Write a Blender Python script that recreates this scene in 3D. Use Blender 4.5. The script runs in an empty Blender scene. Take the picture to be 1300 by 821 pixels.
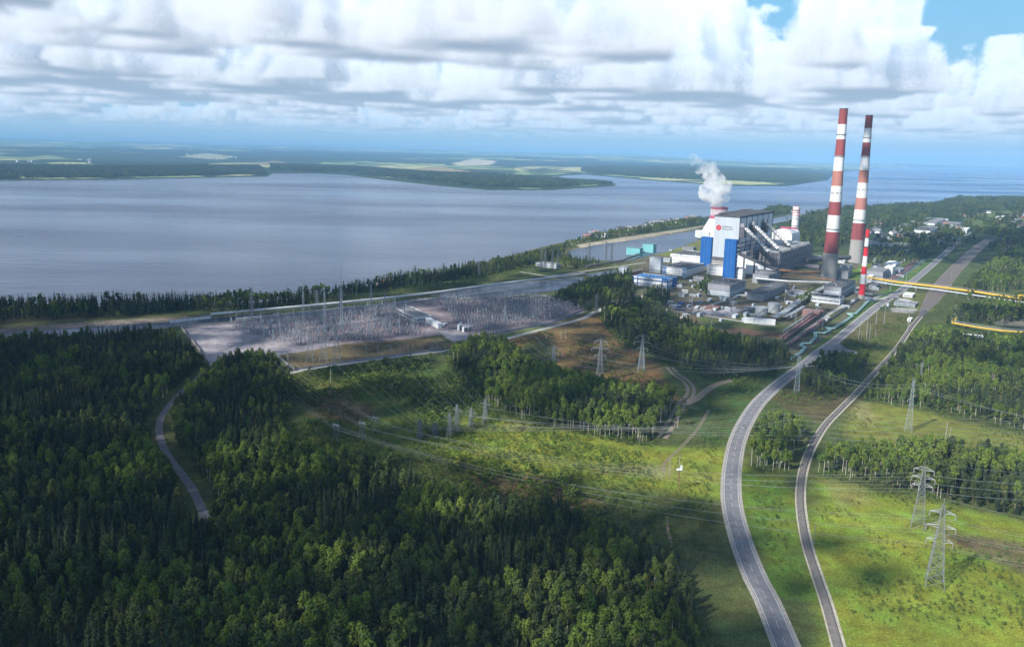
import bpy, bmesh, math, random
import numpy as np
from mathutils import Vector, Matrix
R_ = math.radians
rng = random.Random(7)
nrng = np.random.RandomState(11)
scene = bpy.context.scene
COL = scene.collection

# ---------------------------------------------------------------- camera frame
CAMH = 200.0; F = 1000.0; CX, CY = 650.0, 365.5
PITCH = math.atan((365.5 - 195.0) / F); ROLL = R_(1.22)
Fv = np.array([0, math.cos(PITCH), -math.sin(PITCH)])
R0 = np.array([1.0, 0, 0]); U0 = np.array([0, math.sin(PITCH), math.cos(PITCH)])
Rv = R0 * math.cos(ROLL) + U0 * math.sin(ROLL)
Uv = U0 * math.cos(ROLL) - R0 * math.sin(ROLL)

def G(px, py, z=0.0):
    d = Fv + Rv * ((px - CX) / F) - Uv * ((py - CY) / F)
    t = (z - CAMH) / d[2]
    return (d[0] * t, d[1] * t, z)
def G2(px, py, z=0.0):
    p = G(px, py, z); return (p[0], p[1])
def P(x, y, z=0.0):
    v = np.array([x, y, z - CAMH]); w = v @ Fv
    return (CX + F * (v @ Rv) / w, CY - F * (v @ Uv) / w)
def height_at(px, py, top):
    """height of a vertical standing on the ground at px,py whose top shows at row top"""
    x, y, _ = G(px, py); lo, hi = 0.0, 600.0
    for _ in range(40):
        m = (lo + hi) / 2
        if P(x, y, m)[1] > top: lo = m
        else: hi = m
    return lo

def make_camera():
    cam = bpy.data.cameras.new('camera'); o = bpy.data.objects.new('camera', cam); COL.objects.link(o)
    cam.sensor_width = 36; cam.lens = 36 * F / 1300; cam.shift_y = -(410.5 - CY) / 1300
    cam.clip_start = 1.0; cam.clip_end = 200000
    m = Matrix(((Rv[0], Uv[0], -Fv[0], 0), (Rv[1], Uv[1], -Fv[1], 0), (Rv[2], Uv[2], -Fv[2], CAMH), (0, 0, 0, 1)))
    o.matrix_world = m
    scene.camera = o

# ---------------------------------------------------------------- objects
def tag(o, label=None, cat=None, group=None, kind=None):
    if label: o['label'] = label
    if cat: o['category'] = cat
    if group: o['group'] = group
    if kind: o['kind'] = kind
    return o
def link(name, data, parent=None, loc=None, rz=None):
    o = bpy.data.objects.new(name, data); COL.objects.link(o)
    if parent: o.parent = parent
    if loc is not None: o.location = loc
    if rz is not None: o.rotation_euler[2] = rz
    return o
def thing(name, label, cat, loc=(0, 0, 0), rz=0.0, group=None):
    return tag(link(name, None, None, loc, rz), label, cat, group)
def dup(src, loc, rz=None, sc=None, label=None, group=None):
    def cp(s, par):
        c = s.copy(); COL.objects.link(c)
        if par: c.parent = par
        for ch in KIDS.get(s.name, ()): cp(ch, c)
        return c
    c = cp(src, None); c.location = loc
    if rz is not None: c.rotation_euler[2] = rz
    if sc is not None: c.scale = sc if hasattr(sc, '__len__') else (sc, sc, sc)
    if label: c['label'] = label
    if group: c['group'] = group
    return c
KIDS = {}
def part(name, mb, parent, mat=None, **k):
    o = mb.build(name, mat, parent)
    KIDS.setdefault(parent.name, []).append(o)
    for a, b in k.items(): o[a] = b
    return o

class MB:
    """collects verts/faces (+material slots) into one mesh"""
    def __init__(s): s.v = []; s.f = []; s.m = []; s.mats = []; s.cur = 0
    def mat(s, m):
        if m not in s.mats: s.mats.append(m)
        s.cur = s.mats.index(m); return s
    def face(s, pts):
        n = len(s.v); s.v += [tuple(p) for p in pts]; s.f.append(tuple(range(n, n + len(pts)))); s.m.append(s.cur); return s
    def box(s, x0, x1, y0, y1, z0, z1):
        n = len(s.v)
        s.v += [(x0,y0,z0),(x1,y0,z0),(x1,y1,z0),(x0,y1,z0),(x0,y0,z1),(x1,y0,z1),(x1,y1,z1),(x0,y1,z1)]
        for q in ((0,3,2,1),(4,5,6,7),(0,1,5,4),(1,2,6,5),(2,3,7,6),(3,0,4,7)):
            s.f.append(tuple(n + i for i in q)); s.m.append(s.cur)
        return s
    def prism(s, prof, y0, y1, ax='y'):
        """profile [(x,z)] counter-clockwise extruded along y (or x)"""
        n = len(s.v); k = len(prof)
        for yy in (y0, y1):
            for a, b in prof: s.v.append((a, yy, b) if ax == 'y' else (yy, a, b))
        s.f.append(tuple(n + i for i in range(k))); s.m.append(s.cur)
        s.f.append(tuple(n + k + i for i in reversed(range(k)))); s.m.append(s.cur)
        for i in range(k):
            j = (i + 1) % k
            s.f.append((n + i, n + k + i, n + k + j, n + j)); s.m.append(s.cur)
        return s
    def poly(s, pts, z0, z1):
        """flat polygon sheet with thickness"""
        n = len(s.v); k = len(pts)
        for z in (z0, z1): s.v += [(p[0], p[1], z) for p in pts]
        s.f.append(tuple(n + k + i for i in range(k))); s.m.append(s.cur)
        for i in range(k):
            j = (i + 1) % k
            s.f.append((n + i, n + j, n + k + j, n + k + i)); s.m.append(s.cur)
        return s
    def bar(s, a, b, w, w2=None, sides=4):
        a = Vector(a); b = Vector(b); d = b - a
        if d.length < 1e-6: return s
        w2 = w if w2 is None else w2
        d.normalize(); up = Vector((0, 0, 1)) if abs(d.z) < .95 else Vector((1, 0, 0))
        x = d.cross(up).normalized(); y = d.cross(x).normalized(); n = len(s.v)
        for c, r in ((a, w), (b, w2)):
            for i in range(sides):
                t = 2 * math.pi * (i + .5) / sides
                s.v.append(tuple(c + x * (math.cos(t) * r * .7071) + y * (math.sin(t) * r * .7071) if sides == 4 else c + x * (math.cos(t) * r) + y * (math.sin(t) * r)))
        for i in range(sides):
            j = (i + 1) % sides
            s.f.append((n + i, n + sides + i, n + sides + j, n + j)); s.m.append(s.cur)
        s.f.append(tuple(n + i for i in range(sides))); s.m.append(s.cur)
        s.f.append(tuple(n + sides + i for i in reversed(range(sides)))); s.m.append(s.cur)
        return s
    def lathe(s, prof, x=0, y=0, seg=24, cap=True):
        n = len(s.v); k = len(prof)
        for r, z in prof:
            for i in range(seg):
                t = 2 * math.pi * i / seg; s.v.append((x + r * math.cos(t), y + r * math.sin(t), z))
        for a in range(k - 1):
            for i in range(seg):
                j = (i + 1) % seg
                s.f.append((n + a*seg + i, n + a*seg + j, n + (a+1)*seg + j, n + (a+1)*seg + i)); s.m.append(s.cur)
        if cap:
            s.f.append(tuple(n + (k-1)*seg + i for i in range(seg))); s.m.append(s.cur)
        return s
    def path(s, pts, r, sides=8):
        for a, b in zip(pts[:-1], pts[1:]): s.bar(a, b, r, r, sides)
        return s
    def mesh(s, name, mat=None):
        me = bpy.data.meshes.new(name); me.from_pydata(s.v, [], s.f)
        mats = s.mats if s.mats else ([mat] if mat else [])
        for m in mats: me.materials.append(m)
        if len(mats) > 1: me.polygons.foreach_set('material_index', s.m)
        me.update(); return me
    def build(s, name, mat=None, parent=None):
        return link(name, s.mesh(name, mat), parent)

# ---------------------------------------------------------------- materials
def srgb(c): return tuple(((x/255)/12.92 if x/255 <= .04045 else ((x/255+.055)/1.055)**2.4) for x in c)
def new_mat(name):
    m = bpy.data.materials.new(name); m.use_nodes = True
    nt = m.node_tree; b = nt.nodes['Principled BSDF']; b.inputs['Specular IOR Level'].default_value = .25
    return m, nt, b
def M_(name, col, rough=.75, metal=0.0, var=.25, scale=.15, col2=None, spec=.25, streak=False):
    """weathered surface: base colour broken up by two octaves of noise"""
    m, nt, b = new_mat(name); N = nt.nodes; L = nt.links
    b.inputs['Roughness'].default_value = rough; b.inputs['Metallic'].default_value = metal
    b.inputs['Specular IOR Level'].default_value = spec
    tc = N.new('ShaderNodeTexCoord'); mp = N.new('ShaderNodeMapping'); L.new(tc.outputs['Object'], mp.inputs[0])
    if streak: mp.inputs['Scale'].default_value = (1, 1, .12)
    nz = N.new('ShaderNodeTexNoise'); nz.inputs['Scale'].default_value = scale; nz.inputs['Detail'].default_value = 6; nz.inputs['Roughness'].default_value = .65
    L.new(mp.outputs[0], nz.inputs[0])
    rp = N.new('ShaderNodeMapRange'); rp.inputs['From Min'].default_value = .3; rp.inputs['From Max'].default_value = .7
    L.new(nz.outputs[0], rp.inputs[0])
    mx = N.new('ShaderNodeMix'); mx.data_type = 'RGBA'
    c2 = col2 or tuple(c * (1 - var) for c in col)
    c1 = col if col2 else tuple(min(1, c * (1 + var * .5)) for c in col)
    mx.inputs['A'].default_value = (*c1, 1); mx.inputs['B'].default_value = (*c2, 1)
    L.new(rp.outputs[0], mx.inputs['Factor']); L.new(mx.outputs['Result'], b.inputs['Base Color'])
    return m
# ---------------------------------------------------------------- numpy noise & polygons
def _hash(ix, iy, seed):
    h = (ix.astype(np.int64) * 374761393 + iy.astype(np.int64) * 668265263 + seed * 1442695041) & 0xFFFFFFFF
    h = ((h ^ (h >> 13)) * 1274126177) & 0xFFFFFFFF
    return ((h ^ (h >> 16)) & 0xFFFF) / 65535.0
def vnoise(x, y, seed=0):
    ix = np.floor(x); iy = np.floor(y); fx = x - ix; fy = y - iy
    fx = fx * fx * (3 - 2 * fx); fy = fy * fy * (3 - 2 * fy)
    a = _hash(ix, iy, seed); b = _hash(ix + 1, iy, seed); c = _hash(ix, iy + 1, seed); d = _hash(ix + 1, iy + 1, seed)
    return (a + (b - a) * fx) + ((c + (d - c) * fx) - (a + (b - a) * fx)) * fy
def fbm(x, y, s, oc=4, seed=0):
    x = x / s; y = y / s; t = 0; a = .5; tot = 0
    for i in range(oc):
        t = t + a * vnoise(x, y, seed + i * 17); tot += a; a *= .5; x = x * 2.03 + 5.1; y = y * 2.03 + 9.7
    return t / tot
def wpoly(px): return np.array([G2(*p) for p in px])
def sdf(x, y, poly):
    """signed distance, positive outside"""
    d2 = np.full(x.shape, 1e30); inside = np.zeros(x.shape, bool)
    n = len(poly)
    for i in range(n):
        ax, ay = poly[i]; bx, by = poly[(i + 1) % n]
        ex, ey = bx - ax, by - ay; wx, wy = x - ax, y - ay
        t = np.clip((wx * ex + wy * ey) / (ex * ex + ey * ey + 1e-9), 0, 1)
        dx = wx - ex * t; dy = wy - ey * t; d2 = np.minimum(d2, dx * dx + dy * dy)
        c = ((ay <= y) != (by <= y)); 
        if ey != 0: inside ^= c & (x < ax + (y - ay) / ey * ex)
    d = np.sqrt(d2); return np.where(inside, -d, d)
def dline(x, y, pts):
    d2 = np.full(x.shape, 1e30)
    for (ax, ay), (bx, by) in zip(pts[:-1], pts[1:]):
        ex, ey = bx - ax, by - ay; wx, wy = x - ax, y - ay
        t = np.clip((wx * ex + wy * ey) / (ex * ex + ey * ey + 1e-9), 0, 1)
        d2 = np.minimum(d2, (wx - ex * t) ** 2 + (wy - ey * t) ** 2)
    return np.sqrt(d2)
def spline(pts, n=10):
    """Catmull-Rom through 2D/3D points"""
    p = [np.array(q, float) for q in pts]; p = [2 * p[0] - p[1]] + p + [2 * p[-1] - p[-2]]; out = []
    for i in range(1, len(p) - 2):
        for k in range(n):
            t = k / n
            out.append(.5 * ((2*p[i]) + (-p[i-1]+p[i+1])*t + (2*p[i-1]-5*p[i]+4*p[i+1]-p[i+2])*t*t + (-p[i-1]+3*p[i]-3*p[i+1]+p[i+2])*t**3))
    out.append(p[-2]); return [tuple(q) for q in out]

# ---------------------------------------------------------------- water outlines (photo rows and columns laid on the ground plane)
LAKE = [(-420,402),(-200,392),(0,386),(120,386),(200,385),(300,383),(345,380),(400,373),(440,366),(476,359),(484,353),(520,348),(545,345),(600,334),(650,322),(700,309),(745,300),(800,290),(850,281),(890,275),(930,270),(955,271),(968,268),(985,262),(1003,263),(1012,268),
 (1000,273),(960,280),(930,285),(895,290),(850,297),(800,304),(760,309),(722,317),(722,324),(745,328),(790,330),(812,326),(850,317),(880,306),(900,297),(940,291),(975,284),(1010,277),(1030,270),(1046,265),(1075,262),(1120,260),(1160,259),(1188,257),(1200,252),(1216,248),(1260,250),(1310,249),(1420,252),(1650,262),
 (1750,226),(1500,222),(1330,215),(1200,213),(1120,213),(1060,219),(1052,228),(1000,236),(930,236),(870,232),(815,228),(740,221),(700,224),(720,229),(760,231),(783,233),(780,236),(700,241),(620,241),(560,236),(470,226),(440,222),(400,220),(345,220),(340,224),(170,227),(0,229),(-420,236)]
CANALS = [[(-300,428),(0,419),(130,411),(200,407),(268,402),(330,396),(330,399),(268,407),(200,414),(140,419),(60,427),(0,433),(-300,452)],
          [(560,371),(620,361),(700,353.5),(740,350),(740,355),(705,367),(640,374),(560,378)],
          [(744,346.5),(782,341),(783,344),(750,349.5)]]
WLAKE = wpoly(LAKE); WCAN = [wpoly(c) for c in CANALS]

# road and rail centre lines
ROAD = [G2(*p) for p in [(1030,900),(990,800),(973,760),(958,731),(942,690),(931,650),(928,620),(930,590),(936,560),(947,535),(963,511),(985,490),(1003,476),(1020,464),(1040,447),(1060,433),(1090,408),(1115,388),(1140,371.5),(1165,352),(1185,335),(1205,317),(1230,296),(1262,275),(1290,260)]]
RAIL = [G2(*p) for p in [(1075,860),(1050,770),(1037,731),(1024,690),(1017,650),(1016,622),(1020,595),(1030,568),(1047,540),(1066,520),(1086,500),(1105,479),(1121,462),(1140,440),(1157,415),(1168,402)]]
YARD = [(1168,402),(1182,382),(1196,362),(1210,345),(1225,330),(1240,316),(1262,300)]
SERV = [G2(*p) for p in [(357,475),(400,467),(450,460),(500,453),(560,446),(605,440),(650,428),(700,415),(740,404),(756,396),(790,386),(825,373)]]
LANE = [G2(*p) for p in [(262,470),(246,484),(225,503),(208,524),(202,540),(204,558),(214,580),(228,598),(240,614),(250,632),(262,660)]]
ROAD = [(ROAD[0][0] + (ROAD[0][0] - ROAD[1][0]) * k, ROAD[0][1] + (ROAD[0][1] - ROAD[1][1]) * k) for k in (8, 4)] + ROAD
RAIL = [(RAIL[0][0] + (RAIL[0][0] - RAIL[1][0]) * k, RAIL[0][1] + (RAIL[0][1] - RAIL[1][1]) * k) for k in (6, 3)] + RAIL
TRACK = [G2(*p) for p in [(850,466),(858,475),(870,483),(877,493),(875,503),(866,512),(850,540),(840,556)]]
TRACK2 = [G2(*p) for p in [(930,482),(905,490),(885,505),(868,514)]]
TRACK3 = [G2(*p) for p in [(900,520),(885,545),(862,570),(846,585),(842,598)]]
TRACK4 = [G2(*p) for p in [(846,655),(850,680),(857,705),(862,730)]]
BRANCH = [G2(*p) for p in [(1046,442),(1064,442),(1078,445),(1090,449)]]
ROAD_S = spline(ROAD, 8); RAIL_S = spline(RAIL, 8); SERV_S = spline(SERV, 5); LANE_S = spline(LANE, 6)

def hgt(x, y):
    x = np.asarray(x, float); y = np.asarray(y, float); r = np.hypot(x, y)
    k = np.clip((r - 3500) / 7000, 0, 1); k = k * k * (3 - 2 * k)
    h = k * (fbm(x, y, 5200, 4, 3) * 1.15 - .22) * (90 + 70 * np.clip((r - 12000) / 30000, 0, 1))
    hill = np.exp(-(((x - 2300) / 900) ** 2 + ((y - 3900) / 900) ** 2)) * 22
    az_ = np.degrees(np.arctan2(x, y)); lift = np.clip((r - 11000) / 34000, 0, 1) ** 1.2 * np.clip((17 - az_) / 9, 0, 1) * (250 + 110 * (fbm(x, y, 8000, 3, 31) - .5) + np.clip(-az_ - 5, 0, 40) * 2.5)
    return np.maximum(h, 0) + hill + lift
def land_sd(x, y):
    sd = sdf(x, y, WLAKE)
    for c in WCAN: sd = np.minimum(sd, sdf(x, y, c))
    return sd
def ground_z(x, y, sd=None):
    x = np.asarray(x, float); y = np.asarray(y, float)
    if sd is None: sd = land_sd(x, y)
    k = np.clip(sd / 900, 0, 1)
    return np.clip(sd * .12 - 2.6, -9, 0) + hgt(x, y) * k * k * (3 - 2 * k)

# cover patches: outline (photo px on the ground), albedo, edge softness m, edge noise m
PATCH = [
 ([(380,470),(560,450),(600,470),(640,520),(560,560),(540,600),(470,600),(400,570),(370,530)], (.058,.088,.022), 25, 30),
 ([(380,478),(410,478),(408,520),(420,560),(395,560)], (.105,.115,.030), 14, 18),
 ([(395,500),(430,490),(470,512),(455,535),(405,528)], (.120,.088,.042), 10, 14),
 ([(540,560),(600,530),(640,530),(700,548),(830,566),(930,560),(950,640),(880,640),(760,615),(640,600),(560,592)], (.150,.180,.026), 14, 20),
 ([(640,528),(690,545),(650,545)], (.16,.16,.05), 8, 10),
 ([(790,585),(850,590),(840,600),(760,598)], (.15,.15,.055), 8, 12),
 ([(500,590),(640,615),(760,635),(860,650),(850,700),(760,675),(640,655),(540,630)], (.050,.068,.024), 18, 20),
 ([(600,605),(690,602),(760,640),(700,645),(630,630)], (.125,.090,.045), 10, 16),
 ([(410,585),(450,590),(440,600),(400,596)], (.120,.080,.045), 8, 10),
 ([(600,446),(650,428),(700,412),(760,395),(795,440),(845,470),(862,508),(800,508),(740,493),(680,475),(655,450)], (.125,.082,.032), 10, 14),
 ([(655,445),(700,425),(710,470),(680,470)], (.045,.055,.022), 10, 14),
 ([(940,600),(1000,600),(1012,640),(1020,700),(1035,760),(980,760),(955,690),(935,640)], (.085,.135,.020), 8, 10),
 ([(1020,600),(1060,605),(1130,622),(1200,640),(1300,660),(1500,690),(1500,900),(1060,900),(1030,690),(1022,640)], (.145,.185,.024), 14, 16),
 ([(1040,610),(1090,615),(1110,640),(1060,650)], (.16,.17,.045), 8, 12),
 ([(1190,670),(1300,690),(1400,730),(1300,720),(1200,700)], (.12,.105,.05), 10, 20),
 ([(1090,510),(1150,518),(1300,550),(1400,570),(1400,610),(1200,585),(1080,560),(1060,540)], (.135,.150,.030), 12, 14),
 ([(1080,505),(1105,515),(1110,540),(1075,530)], (.19,.18,.07), 8, 10),
 ([(970,500),(1000,482),(1100,502),(1080,515),(1050,545),(1000,520)], (.078,.070,.030), 10, 12),
 ([(905,470),(985,440),(1000,470),(940,530),(925,580),(905,560),(880,520)], (.052,.082,.022), 10, 14),
 ([(1060,430),(1110,392),(1160,398),(1130,440),(1100,440)], (.10,.095,.035), 8, 12),
 ([(1090,428),(1130,420),(1150,410),(1145,440),(1110,470)], (.085,.10,.025), 8, 12),
 ([(1150,372),(1200,372),(1175,400),(1150,398)], (.10,.11,.03), 6, 8),
 ([(1140,378),(1158,380),(1152,388),(1135,388)], (.36,.35,.34), 2, 4),
 ([(1132,390),(1165,392),(1160,398),(1130,396)], (.30,.29,.27), 2, 4),
 # plant yard
 ([(730,372),(790,330),(880,310),(935,345),(1030,345),(1100,330),(1160,330),(1112,382),(1060,425),(1012,455),(1000,440),(900,428),(830,405),(790,390)], (.105,.100,.065), 8, 10),
 ([(880,400),(930,392),(1000,412),(1040,395),(1080,392),(1040,425),(990,437),(900,424)], (.075,.095,.035), 5, 8),
 ([(838,378),(900,385),(960,385),(930,404),(880,402),(838,392)], (.15,.115,.085), 5, 8),
 ([(900,388),(945,392),(925,402),(880,398)], (.25,.24,.26), 3, 6),
 ([(940,415),(1000,424),(990,430),(900,420)], (.13,.085,.055), 4, 6),
 ([(850,398),(885,404),(885,408),(830,398)], (.11,.085,.045), 4, 6),
 # green between plant and road, and the strip by the inlet
 ([(1012,457),(1060,420),(1100,385),(1150,350),(1185,325),(1190,332),(1140,368),(1085,408),(1040,440),(1018,462)], (.060,.110,.022), 4, 4),
 ([(830,322),(880,306),(930,294),(985,286),(985,296),(900,330),(860,328)], (.13,.15,.045), 6, 6),
 ([(700,350),(760,336),(820,332),(780,350),(745,350)], (.080,.090,.035), 6, 8),
 ([(1060,348),(1090,340),(1100,328),(1110,345),(1085,358)], (.10,.16,.02), 5, 5),
 # switchyard hardstanding
 ([(230,416),(267,464),(350,451),(385,446),(560,425),(600,430),(700,412),(750,393),(700,378),(560,376),(330,402)], (.21,.175,.185), 2, 3),
 ([(232,418),(267,463),(350,451),(383,446),(300,411)], (.29,.265,.28), 2, 2),
 ([(300,411),(345,408),(430,438),(383,446)], (.235,.215,.235), 2, 3),
 ([(355,452),(440,436),(560,428),(580,440),(450,458),(370,470)], (.105,.085,.045), 2, 3),
 ([(600,431),(690,413),(700,417),(655,428),(610,436)], (.10,.13,.035), 2, 3),
 ([(555,420),(590,417),(600,430),(575,434)], (.33,.30,.31), 2, 2),
 ([(-300,424),(0,416),(140,406),(230,402),(268,398),(268,402),(140,410),(0,420),(-300,430)], (.17,.14,.12), 3, 3),
 ([(-100,408),(0,404),(90,401),(180,400),(240,398),(230,401),(100,407),(0,413)], (.08,.075,.035), 5, 6),
 ([(60,432),(140,421),(205,418),(205,421),(140,428)], (.13,.12,.10), 2, 4),
 # beach and banks
 ([(470,359),(480,350),(520,344),(560,341),(540,348),(500,354),(478,362)], (.26,.18,.15), 4, 4),
 ([(730,311),(800,300),(850,293),(895,286),(895,288),(850,296),(800,304),(740,314)], (.30,.27,.20), 3, 3),
 # far fields over the lake and open ground
 ([(505,221),(530,214),(560,212),(600,219),(560,223)], (.26,.205,.10), 40, 60),
 ([(574,209),(600,206),(632,208),(620,211),(580,211)], (.42,.37,.25), 40, 60),
 ([(620,222),(650,222),(645,226),(610,225)], (.17,.20,.07), 40, 60),
 ([(20,203),(60,200),(85,202),(60,205),(20,207)], (.16,.20,.08), 60, 80),
 ([(230,203),(260,200),(300,203),(280,205)], (.26,.27,.16), 60, 80),
 ([(80,186),(118,187),(116,190),(84,188.5)], (.40,.40,.36), 60, 80),
 ([(310,208),(350,206),(380,210),(340,213)], (.20,.16,.10), 60, 80),
 ([(940,224),(1040,222),(1040,229),(950,230)], (.09,.15,.04), 60, 80),
 ([(1100,270),(1150,262),(1180,270),(1120,282)], (.09,.13,.03), 30, 40),
 ([(1290,285),(1330,280),(1330,320),(1285,318)], (.16,.17,.06), 10, 20),
 ([(1220,273),(1250,270),(1248,276),(1225,278)], (.20,.16,.11), 10, 20),
 ([(1225,285),(1240,272),(1300,268),(1420,272),(1420,296),(1300,296)], (.085,.115,.035), 20, 40),
 ([(1275,395),(1330,393),(1330,418),(1262,412)], (.15,.145,.11), 6, 8),
 ([(1130,335),(1180,325),(1165,345),(1110,350)], (.105,.14,.035), 6, 8),
]
def cover(x, y, sd):
    n = x.shape[0]; r = np.hypot(x, y)
    col = np.empty((n, 3)); n1 = fbm(x, y, 90, 4, 21)[:, None]; n2 = fbm(x, y, 900, 3, 5)[:, None]
    col[:] = np.array([.050, .078, .022]) * (1 - n1) + np.array([.075, .085, .030]) * n1
    woods = np.array([.024, .042, .018])
    far = np.clip((r - 1700) / 600, 0, 1)[:, None]
    col = col * (1 - far) + (woods * (.8 + .5 * n2)) * far
    # mosaic of woods, meadows and fields
    fx = x + 350 * (fbm(x, y, 1500, 3, 40) - .5); fy = y * .72 + 350 * (fbm(x, y, 1500, 3, 44) - .5)
    cx = np.floor(fx / 1050); cy = np.floor(fy / 1100); h1 = _hash(cx, cy, 5); h2 = _hash(cx, cy, 9)
    clump = fbm(x, y, 6500, 3, 60)
    isf = (h1 < np.clip((clump - .30) * 4.5, 0, .8)) & (r > 4300) & (sd > 120)
    fld = np.stack([.15 + .34 * h2 ** 2, .24 + .22 * h2 ** 2, .08 + .14 * h2 ** 2], 1)
    edge = np.clip((fbm(x, y, 260, 3, 71) - .36) * 6, 0, 1)
    wgt = (isf * edge)[:, None]; col = col * (1 - wgt) + fld * wgt
    shore = (np.clip(1 - np.abs(sd - 2) / 9, 0, 1) * (r < 6500) * .7)[:, None]
    col = col * (1 - shore) + np.array([.20, .165, .125]) * shore
    for px, c, soft, nz in PATCH:
        w = wpoly(px); m = soft + nz + 5
        b = (x > w[:, 0].min() - m) & (x < w[:, 0].max() + m) & (y > w[:, 1].min() - m) & (y < w[:, 1].max() + m)
        if not b.any(): continue
        xs, ys = x[b], y[b]
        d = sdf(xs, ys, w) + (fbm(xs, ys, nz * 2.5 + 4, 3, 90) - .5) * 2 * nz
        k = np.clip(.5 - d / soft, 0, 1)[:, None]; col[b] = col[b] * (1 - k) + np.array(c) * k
    return col

def make_land():
    ang = np.radians(np.linspace(-56, 56, 940))
    rr = [40.0]
    while rr[-1] < 62000: rr.append(rr[-1] * (1.03 if rr[-1] < 560 else 1.0040 if rr[-1] < 2500 else 1.0075))
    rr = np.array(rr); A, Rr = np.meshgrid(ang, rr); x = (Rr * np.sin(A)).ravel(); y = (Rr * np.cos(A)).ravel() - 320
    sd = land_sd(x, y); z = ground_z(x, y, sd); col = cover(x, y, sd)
    n, m = len(rr), len(ang)
    me = bpy.data.meshes.new('ground'); me.vertices.add(n * m)
    me.vertices.foreach_set('co', np.stack([x, y, z], 1).ravel())
    i, j = np.meshgrid(np.arange(n - 1), np.arange(m - 1), indexing='ij'); a = (i * m + j).ravel()
    q = np.stack([a, a + 1, a + m + 1, a + m], 1)[:, ::-1].ravel()
    me.loops.add(len(q)); me.polygons.add(len(q) // 4); me.loops.foreach_set('vertex_index', q.astype(np.int32))
    me.polygons.foreach_set('loop_start', np.arange(0, len(q), 4, dtype=np.int32)); me.update(calc_edges=True); me.shade_smooth()
    at = me.attributes.new('cover', 'FLOAT_COLOR', 'POINT'); at.data.foreach_set('color', np.concatenate([col, np.ones((len(x), 1))], 1).astype(np.float32).ravel())
    mt, nt, b = new_mat('ground_cover'); N = nt.nodes; L = nt.links; b.inputs['Roughness'].default_value = .95; b.inputs['Specular IOR Level'].default_value = .1
    ca = N.new('ShaderNodeAttribute'); ca.attribute_name = 'cover'; geo = N.new('ShaderNodeNewGeometry')
    prev = ca.outputs['Color']
    for sc, lo, hi, d in ((.9, .55, 1.45, 3), (.12, .62, 1.38, 5), (.018, .75, 1.25, 4), (.0016, .8, 1.2, 5)):
        nz = N.new('ShaderNodeTexNoise'); nz.inputs['Scale'].default_value = sc; nz.inputs['Detail'].default_value = d; nz.inputs['Roughness'].default_value = .62
        L.new(geo.outputs['Position'], nz.inputs[0]); mr = N.new('ShaderNodeMapRange')
        mr.inputs['From Min'].default_value = .3; mr.inputs['From Max'].default_value = .7; mr.inputs['To Min'].default_value = lo; mr.inputs['To Max'].default_value = hi
        L.new(nz.outputs[0], mr.inputs[0]); vm = N.new('ShaderNodeVectorMath'); vm.operation = 'SCALE'
        L.new(prev, vm.inputs[0]); L.new(mr.outputs[0], vm.inputs['Scale']); prev = vm.outputs[0]
    nz = N.new('ShaderNodeTexNoise'); nz.inputs['Scale'].default_value = .06; nz.inputs['Detail'].default_value = 4; L.new(geo.outputs['Position'], nz.inputs[0])
    hs = N.new('ShaderNodeHueSaturation'); mr = N.new('ShaderNodeMapRange'); mr.inputs['From Min'].default_value = .3; mr.inputs['From Max'].default_value = .7; mr.inputs['To Min'].default_value = .465; mr.inputs['To Max'].default_value = .53
    L.new(nz.outputs[0], mr.inputs[0]); L.new(mr.outputs[0], hs.inputs['Hue']); L.new(prev, hs.inputs['Color']); L.new(hs.outputs[0], b.inputs['Base Color'])
    me.materials.append(mt); o = link('ground', me); tag(o, kind='structure')
    # reservoir surface
    mt, nt, b = new_mat('reservoir_water'); N = nt.nodes; L = nt.links
    b.inputs['Roughness'].default_value = .16; b.inputs['IOR'].default_value = 1.33; b.inputs['Specular IOR Level'].default_value = .18; E.nt = nt
    geo = N.new('ShaderNodeNewGeometry'); bp = None
    for sc, st, dist in ((.035, .5, 2.2), (.006, .45, 6.0)):
        mp = N.new('ShaderNodeMapping'); mp.inputs['Rotation'].default_value = (0, 0, R_(25)); mp.inputs['Scale'].default_value = (.45, 1.3, 1); L.new(geo.outputs['Position'], mp.inputs[0])
        nz = N.new('ShaderNodeTexNoise'); nz.inputs['Scale'].default_value = sc; nz.inputs['Detail'].default_value = 6; L.new(mp.outputs[0], nz.inputs[0])
        bm_ = N.new('ShaderNodeBump'); bm_.inputs['Strength'].default_value = st; bm_.inputs['Distance'].default_value = dist; L.new(nz.outputs[0], bm_.inputs['Height'])
        if bp: L.new(bp.outputs[0], bm_.inputs['Normal'])
        bp = bm_
    L.new(bp.outputs[0], b.inputs['Normal'])
    sp_ = N.new('ShaderNodeSeparateXYZ'); L.new(geo.outputs['Position'], sp_.inputs[0]); sky_tint = ss(E(sp_.outputs[0]) * .9 + E(sp_.outputs[1]) * .25 + noise(geo.outputs['Position'], .0006, 4) * 2500., 1800., 5200.)
    L.new(colmix(sky_tint, (.050, .066, .105), (.012, .060, .17)), b.inputs['Base Color'])   # greyer near the plant; reflected sky blue put into the colour beyond
    nz = N.new('ShaderNodeTexNoise'); nz.inputs['Scale'].default_value = .0011; nz.inputs['Detail'].default_value = 5; mp = N.new('ShaderNodeMapping'); mp.inputs['Scale'].default_value = (.5, 1.4, 1); L.new(geo.outputs['Position'], mp.inputs[0]); L.new(mp.outputs[0], nz.inputs[0])
    mr = N.new('ShaderNodeMapRange'); mr.inputs['From Min'].default_value = .35; mr.inputs['From Max'].default_value = .65; mr.inputs['To Min'].default_value = .12; mr.inputs['To Max'].default_value = .34
    L.new(nz.outputs[0], mr.inputs[0]); L.new(mr.outputs[0], b.inputs['Roughness'])
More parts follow.
